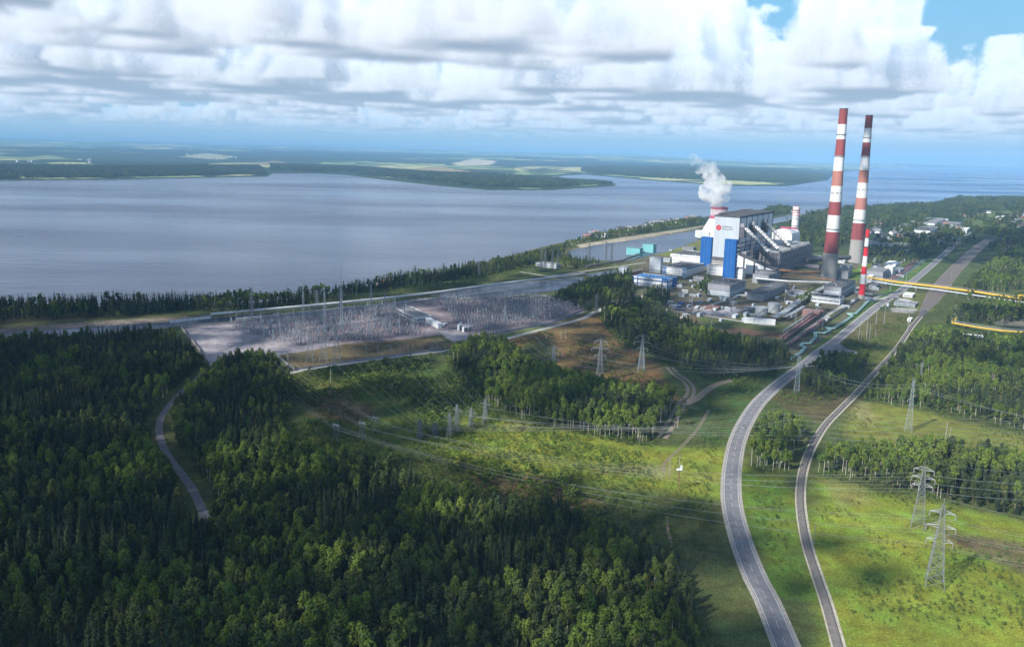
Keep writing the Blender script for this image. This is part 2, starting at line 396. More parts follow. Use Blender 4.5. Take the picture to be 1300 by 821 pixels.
    w = MB(); xs = [-60000, -8000, -2000, 0, 2000, 8000, 60000]; ys = [650, 1200, 2500, 6000, 15000, 62000]
    for a in range(6):
        for c in range(5): w.face([(xs[a], ys[c], -2.5), (xs[a+1], ys[c], -2.5), (xs[a+1], ys[c+1], -2.5), (xs[a], ys[c+1], -2.5)])
    tag(w.build('reservoir_water', mt), kind='structure')

def ribbon(name, pts, offs, z, mat, kind='structure'):
    """strips along a path; offs = [(left, right)] offsets in metres"""
    m = MB(); p = [Vector((a[0], a[1])) for a in pts]
    nrm = []
    for i in range(len(p)):
        d = (p[min(i + 1, len(p) - 1)] - p[max(i - 1, 0)]).normalized(); nrm.append(Vector((-d.y, d.x)))
    for i in range(len(p) - 1):
        for a, b in offs:
            q = [p[i] + nrm[i] * a, p[i] + nrm[i] * b, p[i+1] + nrm[i+1] * b, p[i+1] + nrm[i+1] * a]
            m.face([(v.x, v.y, z) for v in q][::-1])
    o = m.build(name, mat)
    for pl in o.data.polygons:
        if pl.normal.z < 0: o.data.flip_normals(); break
    return tag(o, kind=kind)
def dashes(pts, on, off):
    out = []; p = [Vector(q[:2]) for q in pts]; acc = 0; cur = []; st = True
    for a, b in zip(p[:-1], p[1:]):
        L_ = (b - a).length; t = 0
        while t < L_:
            lim = on if st else off; step = min(lim - acc, L_ - t)
            if st: out.append((a.lerp(b, t / L_), a.lerp(b, min(1, (t + step) / L_))))
            t += step; acc += step
            if acc >= lim - 1e-6: acc = 0; st = not st
    return out
def make_roads():
    asph = M_('asphalt', (.175, .175, .19), .9, var=.3, scale=.25)
    grav = M_('gravel_shoulder', (.33, .31, .28), .95, var=.3, scale=.4)
    paint = M_('road_paint', (.50, .50, .49), .7, var=.25, scale=1.5)
    dirt = M_('dirt_track', (.21, .17, .13), .95, var=.35, scale=.3)
    conc = M_('pale_road_slab', (.36, .35, .33), .9, var=.2, scale=.3)
    # gravel shoulders and asphalt of the main road
    ribbon('road_shoulder', ROAD_S, [(-6.3, 6.3)], .10, grav)
    ribbon('main_road', ROAD_S, [(-4.7, 4.7)], .22, asph)
    far = ROAD_S[:166]
    ribbon('road_edge_line', far, [(-4.3, -3.95), (3.95, 4.3)], .26, paint)
    m = MB()
    for a, b in dashes(far, 6, 6):
        d = (b - a).normalized(); n = Vector((-d.y, d.x)) * .09
        m.face([(v.x, v.y, .26) for v in (a - n, b - n, b + n, a + n)])
    tag(m.build('road_centre_line', paint), kind='structure')
    ribbon('side_road', spline(BRANCH, 5), [(-4, 4)], .17, asph)
    m = MB(); q = [G2(*p) for p in [(1042,452),(1052,440),(1062,434),(1070,439),(1080,446),(1066,447),(1052,449)]]
    m.poly(q, .02, .14); tag(m.build('junction_apron', asph), kind='structure')
    ribbon('service_road', SERV_S, [(-3.6, 3.6)], .12, conc)
    ribbon('forest_lane', LANE_S, [(-2.5, 2.5)], .10, M_('worn_asphalt', (.15,.15,.165), .9, var=.3, scale=.3))
    ribbon('dirt_track', spline(TRACK, 5), [(-4.2, -1), (1, 4.2)], .10, dirt)
    ribbon('dirt_track', spline(TRACK2, 5), [(-3.6, 3.6)], .07, dirt)
    ribbon('dirt_track', spline(TRACK3, 5), [(-1.1, -.3), (.3, 1.1)], .09, dirt)
    ribbon('dirt_track', spline(TRACK4, 5), [(-.9, .9)], .08, dirt)
    for q in ([(760,393),(825,373),(860,364)], [(858,407),(880,396),(905,386),(945,374)], [(830,392),(880,398),(960,411),(985,413)], [(700,350),(760,342),(820,333)], [(1000,437),(1038,408),(1070,388)],
              [(735,352),(700,351),(660,345)], [(1098,384),(1130,376),(1150,368)], [(1140,372),(1120,374),(1108,380)], [(1075,372),(1100,360),(1130,343),(1160,322)], [(1140,300),(1180,306),(1215,310)]):
        ribbon('plant_road', spline([G2(*a) for a in q], 5), [(-2.8, 2.8)], .11, conc)
    # railway: ballast bed, sleepers, rails
    bal = M_('ballast', (.13, .12, .115), .95, var=.4, scale=.5); steel = M_('rail_steel', (.30, .27, .26), .4, .7, var=.2); tie = M_('sleeper_concrete', (.30, .28, .26), .9, var=.3)
    ribbon('railway_path', RAIL_S, [(-3.4, -2.1), (2.1, 2.9)], .14, M_('pale_ballast_edge', (.40,.37,.30), .95, var=.35, scale=.4))
    m = MB(); p = [Vector(a[:2]) for a in RAIL_S]
    for i in range(len(p) - 1):
        d = (p[i+1] - p[i]).normalized(); n = Vector((-d.y, d.x)); d2 = (p[min(i+2, len(p)-1)] - p[i]).normalized(); n2 = Vector((-d2.y, d2.x))
        if i > 0: n = pn
        pn = n2
        A, B = p[i], p[i+1]
        for (o0, z0), (o1, z1) in (((-2.2, .05), (-1.5, .6)), ((-1.5, .6), (1.5, .6)), ((1.5, .6), (2.2, .05))):
            m.face([(*(A + n*o0), z0), (*(A + n*o1), z1), (*(B + n2*o1), z1), (*(B + n2*o0), z0)])
    tag(m.build('railway_ballast', bal), kind='structure')
    t = tag(link('railway_track', None), 'single railway track curving beside the asphalt road', 'railway track')
    m = MB()
    for a, b in dashes(RAIL_S[:126], .26, .44):
        d = (b - a).normalized(); n = Vector((-d.y, d.x)) * 1.35
        m.face([(v.x, v.y, .66) for v in (a - n, b - n, b + n, a + n)])
    o = m.build('sleepers', tie, t); o['kind'] = 'stuff'
    for s in (-.76, .76):
        m = MB()
        for i in range(len(p) - 1):
            d = (p[i+1] - p[i]).normalized(); n = Vector((-d.y, d.x)) * s
            m.bar((*(p[i] + n), .76), (*(p[i+1] + n), .76), .13)
        m.build('rail', steel, t)
    # yard of parallel tracks
    yw = [G2(*a) for a in YARD]
    ys_ = spline(yw, 6); yb = M_('yard_ballast', (.19, .16, .135), .95, var=.35, scale=.12)
    m = MB(); pp = [Vector(q) for q in ys_]; n_ = len(pp)
    def wid(i): return 3 + 9.5 * min(1, i / 9) 
    for i in range(n_ - 1):
        d = (pp[i+1] - pp[i]).normalized(); n = Vector((-d.y, d.x))
        a, b = wid(i), wid(i + 1)
        m.face([(*(pp[i] + n*a), .08), (*(pp[i] - n*a), .08), (*(pp[i+1] - n*b), .08), (*(pp[i+1] + n*b), .08)])
    tag(m.build('rail_yard_ballast', yb), kind='structure')
    for k in range(8):
        off = (k - 3.5) / 4
        t = tag(link('yard_track', None), 'one of the parallel yard tracks passing under the yellow pipe bridge', 'railway track', 'parallel tracks of the rail yard')
        for s in (-.76, .76):
            m = MB()
            for i in range(n_ - 1):
                d = (pp[i+1] - pp[i]).normalized(); n = Vector((-d.y, d.x))
                m.bar((*(pp[i] + n * (off * wid(i) * .9 + s)), .3), (*(pp[i+1] + n * (off * wid(i+1) * .9 + s)), .3), .16)
            m.build('rail', steel, t)
# ---------------------------------------------------------------- sky, sun, haze
SUN_AZ = math.atan2(-.78, -.62)      # direction towards the sun, measured from +Y to +X
SUN_EL = R_(40)
SUNV = np.array([math.cos(SUN_EL) * math.sin(SUN_AZ), math.cos(SUN_EL) * math.cos(SUN_AZ), math.sin(SUN_EL)])
class E:
    """tiny expression builder for shader math"""
    nt = None
    def __init__(s, o): s.o = o
    @staticmethod
    def op(k, *a, clamp=False):
        n = E.nt.nodes.new('ShaderNodeMath'); n.operation = k; n.use_clamp = clamp
        for i, v in enumerate(a):
            if isinstance(v, E): E.nt.links.new(v.o, n.inputs[i])
            else: n.inputs[i].default_value = v
        return E(n.outputs[0])
    def __add__(s, o): return E.op('ADD', s, o)
    __radd__ = __add__
    def __mul__(s, o): return E.op('MULTIPLY', s, o)
    __rmul__ = __mul__
    def __sub__(s, o): return E.op('SUBTRACT', s, o)
    def __rsub__(s, o): return E.op('SUBTRACT', o, s)
    def __truediv__(s, o): return E.op('DIVIDE', s, o)
    def __rtruediv__(s, o): return E.op('DIVIDE', o, s)
def ss(x, a, b, lo=0., hi=1.):
    n = E.nt.nodes.new('ShaderNodeMapRange'); n.interpolation_type = 'SMOOTHSTEP'
    E.nt.links.new(x.o, n.inputs[0]); n.inputs[1].default_value = a; n.inputs[2].default_value = b; n.inputs[3].default_value = lo; n.inputs[4].default_value = hi
    return E(n.outputs[0])
def vec(x, y, z=0.):
    n = E.nt.nodes.new('ShaderNodeCombineXYZ')
    for i, v in enumerate((x, y, z)):
        if isinstance(v, E): E.nt.links.new(v.o, n.inputs[i])
        else: n.inputs[i].default_value = v
    return n.outputs[0]
def noise(v, scale, detail=6, rough=.55, dist=0.):
    n = E.nt.nodes.new('ShaderNodeTexNoise'); n.inputs['Scale'].default_value = scale; n.inputs['Detail'].default_value = detail
    n.inputs['Roughness'].default_value = rough; n.inputs['Distortion'].default_value = dist; E.nt.links.new(v, n.inputs[0]); return E(n.outputs[0])
def colmix(f, a, b):
    n = E.nt.nodes.new('ShaderNodeMix'); n.data_type = 'RGBA'; n.clamp_factor = True
    if isinstance(f, E): E.nt.links.new(f.o, n.inputs['Factor'])
    else: n.inputs['Factor'].default_value = f
    for k, v in (('A', a), ('B', b)):
        if isinstance(v, tuple): n.inputs[k].default_value = (*v, 1)
        else: E.nt.links.new(v, n.inputs[k])
    return n.outputs['Result']
def azel(px, py):
    d = Fv + Rv * ((px - CX) / F) - Uv * ((py - CY) / F); d = d / np.linalg.norm(d)
    return math.atan2(d[0], d[1]), math.asin(d[2])

SKY_STRENGTH = .10
AZ0, AZ1, EL0, EL1 = R_(-48), R_(48), R_(0.0), R_(26)
def periodic_noise3(n=96):
    """tiling billowy noise volume"""
    r = np.random.RandomState(5); tot = np.zeros((n, n, n), np.float32); amp = 1.0; cells = 6
    ax = np.arange(n)
    while cells <= n // 2:
        lat = r.rand(cells, cells, cells).astype(np.float32); p = ax / n * cells; i = np.floor(p).astype(int); f = p - i; f = (f * f * (3 - 2 * f)).astype(np.float32)
        def lerp(a, axis):
            s1 = np.take(a, i % cells, axis); s2 = np.take(a, (i + 1) % cells, axis); sh = [1, 1, 1]; sh[axis] = n; w = f.reshape(sh); return s1 + (s2 - s1) * w
        v = lerp(lerp(lerp(lat, 0), 1), 2); tot += amp * (np.abs(v * 2 - 1)); amp *= .50; cells *= 2
    tot -= tot.mean(); tot /= tot.std(); return tot
def cloud_layer(W=1500, H=400):
    """marches sight lines through a field of cumulus between two heights; returns colour and cover by azimuth and elevation"""
    nz = periodic_noise3(); n = nz.shape[0]; flat = nz.ravel()
    def samp(x, y, z):
        x = x % n; y = y % n; z = z % n; xi = x.astype(np.int32); yi = y.astype(np.int32); zi = z.astype(np.int32); fx = x - xi; fy = y - yi; fz = z - zi
        x1 = (xi + 1) % n; y1 = (yi + 1) % n; z1 = (zi + 1) % n; xi %= n; yi %= n; zi %= n
        def g(a, b, c): return flat[(a * n + b) * n + c]
        c00 = g(xi, yi, zi) * (1 - fx) + g(x1, yi, zi) * fx; c10 = g(xi, y1, zi) * (1 - fx) + g(x1, y1, zi) * fx
        c01 = g(xi, yi, z1) * (1 - fx) + g(x1, yi, z1) * fx; c11 = g(xi, y1, z1) * (1 - fx) + g(x1, y1, z1) * fx
        return (c00 * (1 - fy) + c10 * fy) * (1 - fz) + (c01 * (1 - fy) + c11 * fy) * fz
    # cover map on the ground plane: where the cumulus stand
    S = 100.0; gx0, gx1, gy0, gy1 = -46000., 46000., 0., 52000.
    mx, my = np.meshgrid(np.arange(gx0, gx1, S), np.arange(gy0, gy1, S), indexing='ij')
    c = fbm(mx + 900, my * 1.1, 1150, 4, 33) * .8 + fbm(mx - 4000, my * 1.1, 4200, 2, 12) * .4; c = (c - c.mean()) / c.std() * .78 - .38
    def at_px(px, py, hh): 
        a, e = azel(px, py); d = (hh - CAMH) / math.tan(max(e, .004)); return d * math.sin(a), d * math.cos(a)
    for px, py, hh, rx, ry, amp in COVER:
        x, y = at_px(px, py, hh); c += amp * np.exp(-(((mx - x) / rx) ** 2 + ((my - y) / ry) ** 2))
    ni, nj = c.shape; cf = c.astype(np.float32).ravel()
    def cm(x, y):
        u = np.clip((x - gx0) / S, 0, ni - 2); v = np.clip((y - gy0) / S, 0, nj - 2); i = u.astype(np.int32); j = v.astype(np.int32); fu = u - i; fv = v - j; k = i * nj + j
        return (cf[k] * (1 - fu) + cf[k + nj] * fu) * (1 - fv) + (cf[k + 1] * (1 - fu) + cf[k + nj + 1] * fu) * fv
    zb, zt = 1250.0, 2900.0
    az = np.linspace(AZ0, AZ1, W); el = np.linspace(EL0, EL1, H); A, El = np.meshgrid(az, el); A = A.ravel(); El = np.maximum(El.ravel(), .006)
    dx, dy, dz = np.cos(El) * np.sin(A), np.cos(El) * np.cos(A), np.sin(El)
    t0 = (zb - CAMH) / dz; t1 = np.minimum((zt - CAMH) / dz, t0 + 16000); t1 = np.minimum(t1, 90000); STEPS = 64
    T = np.ones_like(A); C = np.zeros_like(A); AM = np.zeros_like(A); dist = np.zeros_like(A); wsum = np.zeros_like(A) + 1e-6
    jit = nrng.rand(len(A)) * .8
    def dens(x, y, z, detail=True, far=None):
        hn = (z - zb) / (zt - zb); cc = cm(x, y)
        base = np.clip(hn / .035, 0, 1); d = cc + .12 - hn * .95
        if detail:
            k = 1 / 52.0
            nn = samp(x * k, y * k, z * k * 1.1) * .85 + samp(x * k * 2.3 + 11, y * k * 2.3 + 5, z * k * 2.3) * .25
            d = d - nn * (.20 + .22 * hn)
        return np.clip(d * 3.4, 0, 1) * base
    seg = (t1 - t0) / STEPS
    for s in range(STEPS):
        t = t0 + (s + jit) * seg; x, y, z = dx * t, dy * t, CAMH + dz * t
        live = (T > .02) & (t < 75000)
        if not live.any(): break
        i = np.nonzero(live)[0]; xi, yi, zi = x[i], y[i], z[i]
        d = dens(xi, yi, zi); j = d > .01; i = i[j]; d = d[j]; xi, yi, zi = xi[j], yi[j], zi[j]
        tau = 0
        for L_, w in ((90., 100.), (260., 200.), (620., 420.)):
            q = cm(xi + SUNV[0] * L_, yi + SUNV[1] * L_) + .12 - (zi + SUNV[2] * L_ - zb) / (zt - zb) * .95
            if L_ < 100: q = q - samp((xi + SUNV[0] * L_) / 52, (yi + SUNV[1] * L_) / 52, (zi + SUNV[2] * L_) / 47) * .15
            tau = tau + np.clip(q * 2.5, 0, 1) * w
        lit = np.exp(-tau * .0042) * .75 + np.exp(-tau * .0011) * .25
        hn = (zi - zb) / (zt - zb); amb = .50 + .46 * np.clip(hn * 2.2, 0, 1)
        a = 1 - np.exp(-d * seg[i] * .009); w = T[i] * a
        C[i] += w * lit; AM[i] += w * amb; dist[i] += w * t[i]; wsum[i] += w; T[i] *= 1 - a
    alpha = 1 - T; dist = dist / wsum; alpha = alpha * np.clip((62000 - dist) / 30000, 0, 1) ** .8; C = C / wsum; AM = AM / wsum
    sunc = np.array([.98, .93, .87]); ambc = np.array([.34, .46, .63])
    col = C[:, None] * sunc * .50 + AM[:, None] * ambc
    fade = 1 - np.exp(-np.maximum(dist - 6000, 0) / 45000)
    col = col * (1 - fade[:, None]) + np.array([.34, .52, .68]) * fade[:, None]
    col = col.reshape(H, W, 3); alpha = alpha.reshape(H, W); pm = np.concatenate([col * alpha[..., None], alpha[..., None]], 2)
    for ax in (0, 1): pm = np.roll(pm, 1, ax) * .22 + pm * .56 + np.roll(pm, -1, ax) * .22
    return pm[..., :3] / (pm[..., 3:] + 1e-5), pm[..., 3]
# cover adjustments: direction (photo px), height m, radius across, radius along, amount
COVER = [(230, 45, 1300, 2300, 1000, .35), (620, 30, 1300, 1500, 1000, .3), (800, 75, 1300, 1300, 900, .3), (40, 30, 1300, 800, 700, .3), (870, 100, 1500, 700, 900, .35), (1085, 88, 1700, 900, 1000, .9),
         (1210, 0, 1300, 2500, 2600, -3.2), (1030, 5, 1300, 1300, 1300, -2.4), (1250, 80, 1500, 900, 1500, -1.2), (840, 0, 1300, 700, 500, -.6), (1285, 130, 1500, 600, 700, .7), (1285, 70, 1500, 400, 400, .6), (1230, 60, 1300, 1200, 800, -1.2), (1180, 130, 1300, 1400, 3000, -.9), (40, 105, 1300, 1000, 700, -.5), (980, 45, 1300, 600, 600, -.2),
         (300, 160, 1300, 9000, 5000, .2), (1230, 165, 1300, 5000, 5000, -.35)]
def make_world():
    w = bpy.data.worlds.new('World'); scene.world = w; w.use_nodes = True; nt = w.node_tree; E.nt = nt
    N = nt.nodes; L = nt.links; bg = N['Background']
    sky = N.new('ShaderNodeTexSky'); sky.sky_type = 'NISHITA'; sky.sun_disc = False; sky.sun_elevation = SUN_EL; sky.sun_rotation = SUN_AZ; sky.altitude = 250; sky.air_density = 1.0; sky.dust_density = .6; sky.ozone_density = 1.6
    W, H = 1500, 400
    col, al = cloud_layer(W, H); px = np.concatenate([col, al[..., None]], 2).astype(np.float32)
    img = bpy.data.images.new('cloud_cover', W, H, alpha=True, float_buffer=True); img.colorspace_settings.name = 'Non-Color'; img.alpha_mode = 'CHANNEL_PACKED'
    img.pixels.foreach_set(px.ravel()); img.update(); img.pack()
    tc = N.new('ShaderNodeTexCoord'); sep = N.new('ShaderNodeSeparateXYZ'); L.new(tc.outputs['Generated'], sep.inputs[0])
    X, Y, Z = (E(sep.outputs[i]) for i in range(3))
    az = E.op('ARCTAN2', X, Y); el = E.op('ARCSINE', Z)
    it = N.new('ShaderNodeTexImage'); it.image = img; it.extension = 'EXTEND'; it.interpolation = 'Cubic'
    L.new(vec((az - AZ0) * (1 / (AZ1 - AZ0)), (el - EL0) * (1 / (EL1 - EL0))), it.inputs[0])
    K = 1 / SKY_STRENGTH
    sc = N.new('ShaderNodeVectorMath'); sc.operation = 'SCALE'; L.new(it.outputs['Color'], sc.inputs[0]); sc.inputs['Scale'].default_value = K
    inside = ss(el, R_(21), R_(26), 1., 0.)
    cov = E(it.outputs['Alpha']) * inside
    blue = colmix(ss(el, .0, .20), (.29 * K, .45 * K, .57 * K), (.17 * K, .41 * K, .63 * K))
    low = colmix(ss(el, .10, .6), blue, sky.outputs[0])
    c1 = colmix(cov, low, sc.outputs[0])
    n0 = noise(vec(X * 4., Y * 4., Z * 4.), 1., 3)
    hi = colmix(ss(el, R_(24), R_(34), 0., 1.) * ss(n0, .48, .6, 0., .5), c1, (.7 * K, .75 * K, .8 * K))
    lowhz = colmix(ss(el, -.002, .016, .8, 0.), hi, (.30 * K, .46 * K, .57 * K))
    L.new(lowhz, bg.inputs['Color']); bg.inputs['Strength'].default_value = SKY_STRENGTH
    w.cycles.sampling_method = 'MANUAL'; w.cycles.sample_map_resolution = 512
    sun = bpy.data.lights.new('sun', 'SUN'); sun.energy = 5.0; sun.angle = R_(.53); sun.color = (1, .95, .86)
    o = bpy.data.objects.new('sun', sun); COL.objects.link(o)
    o.rotation_euler = Vector(SUNV).to_track_quat('Z', 'Y').to_euler(); o.location = (-800, -600, 900)
    scene.view_settings.view_transform = 'Standard'; scene.view_settings.look = 'None'; scene.view_settings.exposure = 0.55; scene.view_settings.gamma = 1
    c = scene.cycles; c.max_bounces = 5; c.diffuse_bounces = 2; c.glossy_bounces = 2; c.transmission_bounces = 2; c.volume_bounces = 1; c.transparent_max_bounces = 8
    c.use_denoising = True; c.caustics_reflective = False; c.caustics_refractive = False; c.use_adaptive_sampling = True; c.adaptive_threshold = .02

HAZE = 5.2e-5
def make_haze():
    m = MB(); m.box(-61000, 61000, -800, 61500, -12, 460)
    mt = bpy.data.materials.new('haze'); mt.use_nodes = True; nt = mt.node_tree; N = nt.nodes; N.remove(N['Principled BSDF'])
    v = N.new('ShaderNodeVolumePrincipled'); v.inputs['Color'].default_value = (.27, .52, .82, 1); v.inputs['Density'].default_value = HAZE; v.inputs['Anisotropy'].default_value = -.25
    nt.links.new(v.outputs[0], N['Material Output'].inputs['Volume'])
    tag(m.build('haze', mt), 'pale blue haze veiling the far shore and hills', kind='stuff')

# overhead cumulus that throws the drifting shadows: outline of the shadow on the ground, in photo px
SHADOWS = [   # later outlines replace earlier ones; number = how closed the cloud is
  ([(-500,1000),(-500,372),(0,380),(230,380),(420,372),(600,352),(700,340),(790,342),(870,358),(935,378),(1000,384),(1030,402),(1050,420),(1010,455),(1000,478),(930,470),(900,500),(880,520),(840,535),(760,532),(700,522),(640,512),(590,520),(560,548),(530,575),(560,592),(650,612),(760,632),(850,648),(905,650),(950,650),(1015,700),(1080,770),(1100,1000)], .70),
  ([(-500,1000),(-500,430),(200,425),(300,455),(340,500),(340,570),(300,640),(420,700),(640,760),(700,1000)], 1.25),
  ([(-500,430),(-500,372),(420,372),(600,352),(640,360),(420,390),(200,420)], .72),
  ([(240,420),(290,408),(600,375),(740,390),(600,430),(380,470),(270,465)], .55),
  ([(370,470),(590,450),(640,520),(570,540),(530,575),(560,600),(500,600),(390,580),(350,520)], .55),
  ([(640,440),(760,400),(850,470),(850,510),(740,490),(660,465)], .38),
  ([(770,340),(900,345),(1000,375),(1050,420),(1010,455),(900,425),(780,395)], .36),
  ([(560,600),(900,655),(900,760),(640,740),(420,680),(400,620)], .80),
  ([(575,528),(640,528),(700,545),(780,558),(860,568),(915,572),(925,640),(860,628),(760,612),(640,590),(555,575)], 0),
  ([(925,560),(1015,560),(1010,640),(1040,700),(1075,735),(1010,700),(960,650),(925,640)], .15),
  ([(1105,300),(1200,305),(1310,290),(1420,292),(1420,338),(1300,334),(1240,338),(1190,332),(1130,325),(1100,318)], .75),
  ([(1215,393),(1300,392),(1420,398),(1420,425),(1300,420),(1230,405)], .6),
  ([(1040,425),(1100,440),(1118,455),(1110,492),(1060,498),(1005,480)], .85),
  ([(1230,440),(1420,425),(1420,480),(1300,485),(1240,468)], .75),
  ([(985,356),(1040,330),(1092,338),(1080,372),(1030,392)], .4),
]
def make_clouds():
    """scattered puffs of cloud high over the site"""
    mt, nt, b = new_mat('cloud_vapour'); b.inputs['Base Color'].default_value = (.9, .9, .92, 1); b.inputs['Roughness'].default_value = 1
    alt = 1350.0; allw = np.concatenate([[G2(*q) for q in p] for p, _ in SHADOWS]); x0, y0 = allw.min(0) - 60; x1, y1 = allw.max(0) + 60; sp = 20.0
    gx, gy = np.meshgrid(np.arange(max(x0, -1500), min(x1, 2200), sp), np.arange(y0, min(y1, 3200), sp)); gx = gx.ravel(); gy = gy.ravel()
    gx = gx + nrng.uniform(-.5, .5, gx.shape) * sp; gy = gy + nrng.uniform(-.5, .5, gy.shape) * sp
    dn = np.zeros(len(gx)); wob = (fbm(gx, gy, 110, 3, 5) - .5) * 90
    for px, v in SHADOWS:
        d = sdf(gx, gy, wpoly(px)) + wob; k = np.clip(.5 - d / 70, 0, 1); dn = dn * (1 - k) + v * k
    keep = nrng.rand(len(gx)) < dn * (.72 + .56 * fbm(gx, gy, 75, 3, 66)); gx = gx[keep]; gy = gy[keep]; n = len(gx); print('puffs', n)
    h = nrng.uniform(0, 160, n); s = nrng.uniform(.55, .85, n) * sp; cx = gx + SUNV[0] / SUNV[2] * (alt + h); cy = gy + SUNV[1] / SUNV[2] * (alt + h)
    base = np.array([v.co for v in ICO.vertices]); fs = np.array([tuple(p.vertices) for p in ICO.polygons]); nv = len(base)
    co = base[None] * np.stack([s, s, s * .7], 1)[:, None] + np.stack([cx, cy, alt + h], 1)[:, None]
    f = (fs[None] + (np.arange(n) * nv)[:, None, None]).reshape(-1, 3)
    me = bpy.data.meshes.new('clouds'); me.vertices.add(n * nv); me.vertices.foreach_set('co', co.ravel()); me.loops.add(f.size); me.polygons.add(len(f))
    me.loops.foreach_set('vertex_index', f.ravel().astype(np.int32)); me.polygons.foreach_set('loop_start', np.arange(0, f.size, 3, dtype=np.int32)); me.update(calc_edges=True)
    me.materials.append(mt); tag(link('clouds', me), 'low broken cumulus drifting over the site', kind='stuff')
_bm = bmesh.new(); bmesh.ops.create_icosphere(_bm, subdivisions=1, radius=1); ICO = bpy.data.meshes.new('puff'); _bm.to_mesh(ICO); _bm.free()
# ---------------------------------------------------------------- foliage
def leaf_mat(name, cols, sat=.0):
    m, nt, b = new_mat(name); N = nt.nodes; L = nt.links; E.nt = nt
    b.inputs['Roughness'].default_value = .85; b.inputs['Specular IOR Level'].default_value = .12
    oi = N.new('ShaderNodeObjectInfo'); rp = N.new('ShaderNodeValToRGB'); els = rp.color_ramp.elements
    while len(els) < len(cols): els.new(.5)
    for i, c in enumerate(cols): els[i].position = i / (len(cols) - 1); els[i].color = (*c, 1)
    L.new(oi.outputs['Random'], rp.inputs[0])
    geo = N.new('ShaderNodeNewGeometry'); n = noise(geo.outputs['Position'], .9, 3, .6)
    n2 = noise(geo.outputs['Position'], .012, 3, .6)
    f = ss(n, .32, .68, .68, 1.32) * ss(n2, .35, .65, .78, 1.25)
    sc = N.new('ShaderNodeVectorMath'); sc.operation = 'SCALE'; L.new(rp.outputs[0], sc.inputs[0]); L.new(f.o, sc.inputs['Scale'])
    L.new(sc.outputs[0], b.inputs['Base Color']); return m
def bark_mat(name, a, bcol):
    return M_(name, a, .95, col2=bcol, scale=1.2)
LM = {}
def make_leaf_mats():
    LM['spruce'] = leaf_mat('spruce_needles', [(.026,.042,.024), (.035,.056,.028), (.046,.070,.030), (.062,.086,.032)])
    LM['birch'] = leaf_mat('birch_leaves', [(.080,.130,.022), (.105,.160,.026), (.135,.180,.030), (.068,.112,.026)])
    LM['mix'] = leaf_mat('mixed_leaves', [(.032,.050,.022), (.048,.072,.026), (.070,.100,.028), (.100,.122,.034)])
    LM['bush'] = leaf_mat('bush_leaves', [(.050,.088,.018), (.075,.120,.020), (.105,.145,.028), (.048,.075,.022)])
    LM['bark'] = bark_mat('spruce_bark', (.16,.12,.09), (.08,.06,.05)); LM['birchbark'] = bark_mat('birch_bark', (.62,.58,.50), (.30,.27,.22))
def sprig(m, c, n, s, r_):
    """one small leafy spray: a bent pair of triangles facing roughly along n"""
    n = Vector(n).normalized(); t = n.orthogonal().normalized(); t.rotate(Matrix.Rotation(r_.uniform(0, 6.28), 3, n)); b = n.cross(t)
    c = Vector(c); k = len(m.v); w = s * r_.uniform(.5, .8)
    m.v += [tuple(c + t * s - n * s * .25), tuple(c + b * w + n * s * .2), tuple(c - t * s * .9 - n * s * .3), tuple(c - b * w)]
    m.f += [(k, k+1, k+2), (k, k+2, k+3)]; m.m += [m.cur, m.cur]
def crown_spruce(m, h, r, n, r_, z0=.12, s=.9):
    for i in range(n):
        u = r_.random() ** .62; z = h * (z0 + (1 - z0) * (1 - u)); tier = .78 + .22 * math.cos(z * 2.6)
        rr = r * (.07 + .93 * u) * tier * r_.uniform(.45, 1.08); a = r_.uniform(0, 6.283)
        sprig(m, (rr * math.cos(a), rr * math.sin(a), z), (math.cos(a) * .8 + r_.uniform(-.4, .4), math.sin(a) * .8 + r_.uniform(-.4, .4), r_.uniform(.1, 1.1)), s * (.45 + .65 * u) * r_.uniform(.8, 1.2), r_)
    sprig(m, (0, 0, h * .99), (1, .2, .1), s * .5, r_)
def crown_round(m, h, r, n, r_, z0=.35, s=.9, lobes=8):
    L_ = [((0, 0, h * .78), r * .75, h * .2)]
    for k in range(lobes):
        a = r_.uniform(0, 6.283); z = h * r_.uniform(z0 + .12, .9); w = math.sin(math.pi * min(1, max(.12, (z / h - z0) / (1 - z0) * .85 + .15)))
        L_.append(((math.cos(a) * r * .52 * w, math.sin(a) * r * .52 * w, z), r * r_.uniform(.42, .62) * (.45 + .55 * w), h * r_.uniform(.08, .13)))
    for i in range(n):
        c, rx, rz = r_.choice(L_); a = r_.uniform(0, 6.283); cz = r_.uniform(-.75, 1); q = math.sqrt(1 - min(1, cz * cz)); k = r_.uniform(.75, 1.06)
        d = (q * math.cos(a), q * math.sin(a), cz)
        sprig(m, (c[0] + d[0] * rx * k, c[1] + d[1] * rx * k, c[2] + d[2] * rz * k), (d[0] + r_.uniform(-.5, .5), d[1] + r_.uniform(-.5, .5), d[2] + r_.uniform(-.2, .7)), s * r_.uniform(.65, 1.1), r_)
def trunk(m, h, r, r_, limbs=0, top=.9, z0=.4):
    lean = (r_.uniform(-.02, .02) * h, r_.uniform(-.02, .02) * h)
    m.bar((0, 0, -.6), (lean[0] * .5, lean[1] * .5, h * .5), r, r * .7, 6); m.bar((lean[0] * .5, lean[1] * .5, h * .5), (lean[0], lean[1], h * top), r * .7, r * .15, 6)
    for i in range(limbs):
        z = h * r_.uniform(z0, .8); a = r_.uniform(0, 6.283); L_ = h * r_.uniform(.08, .14)
        m.bar((lean[0] * z / h, lean[1] * z / h, z), (math.cos(a) * L_, math.sin(a) * L_, z + L_ * .9), r * .35, r * .1, 4)
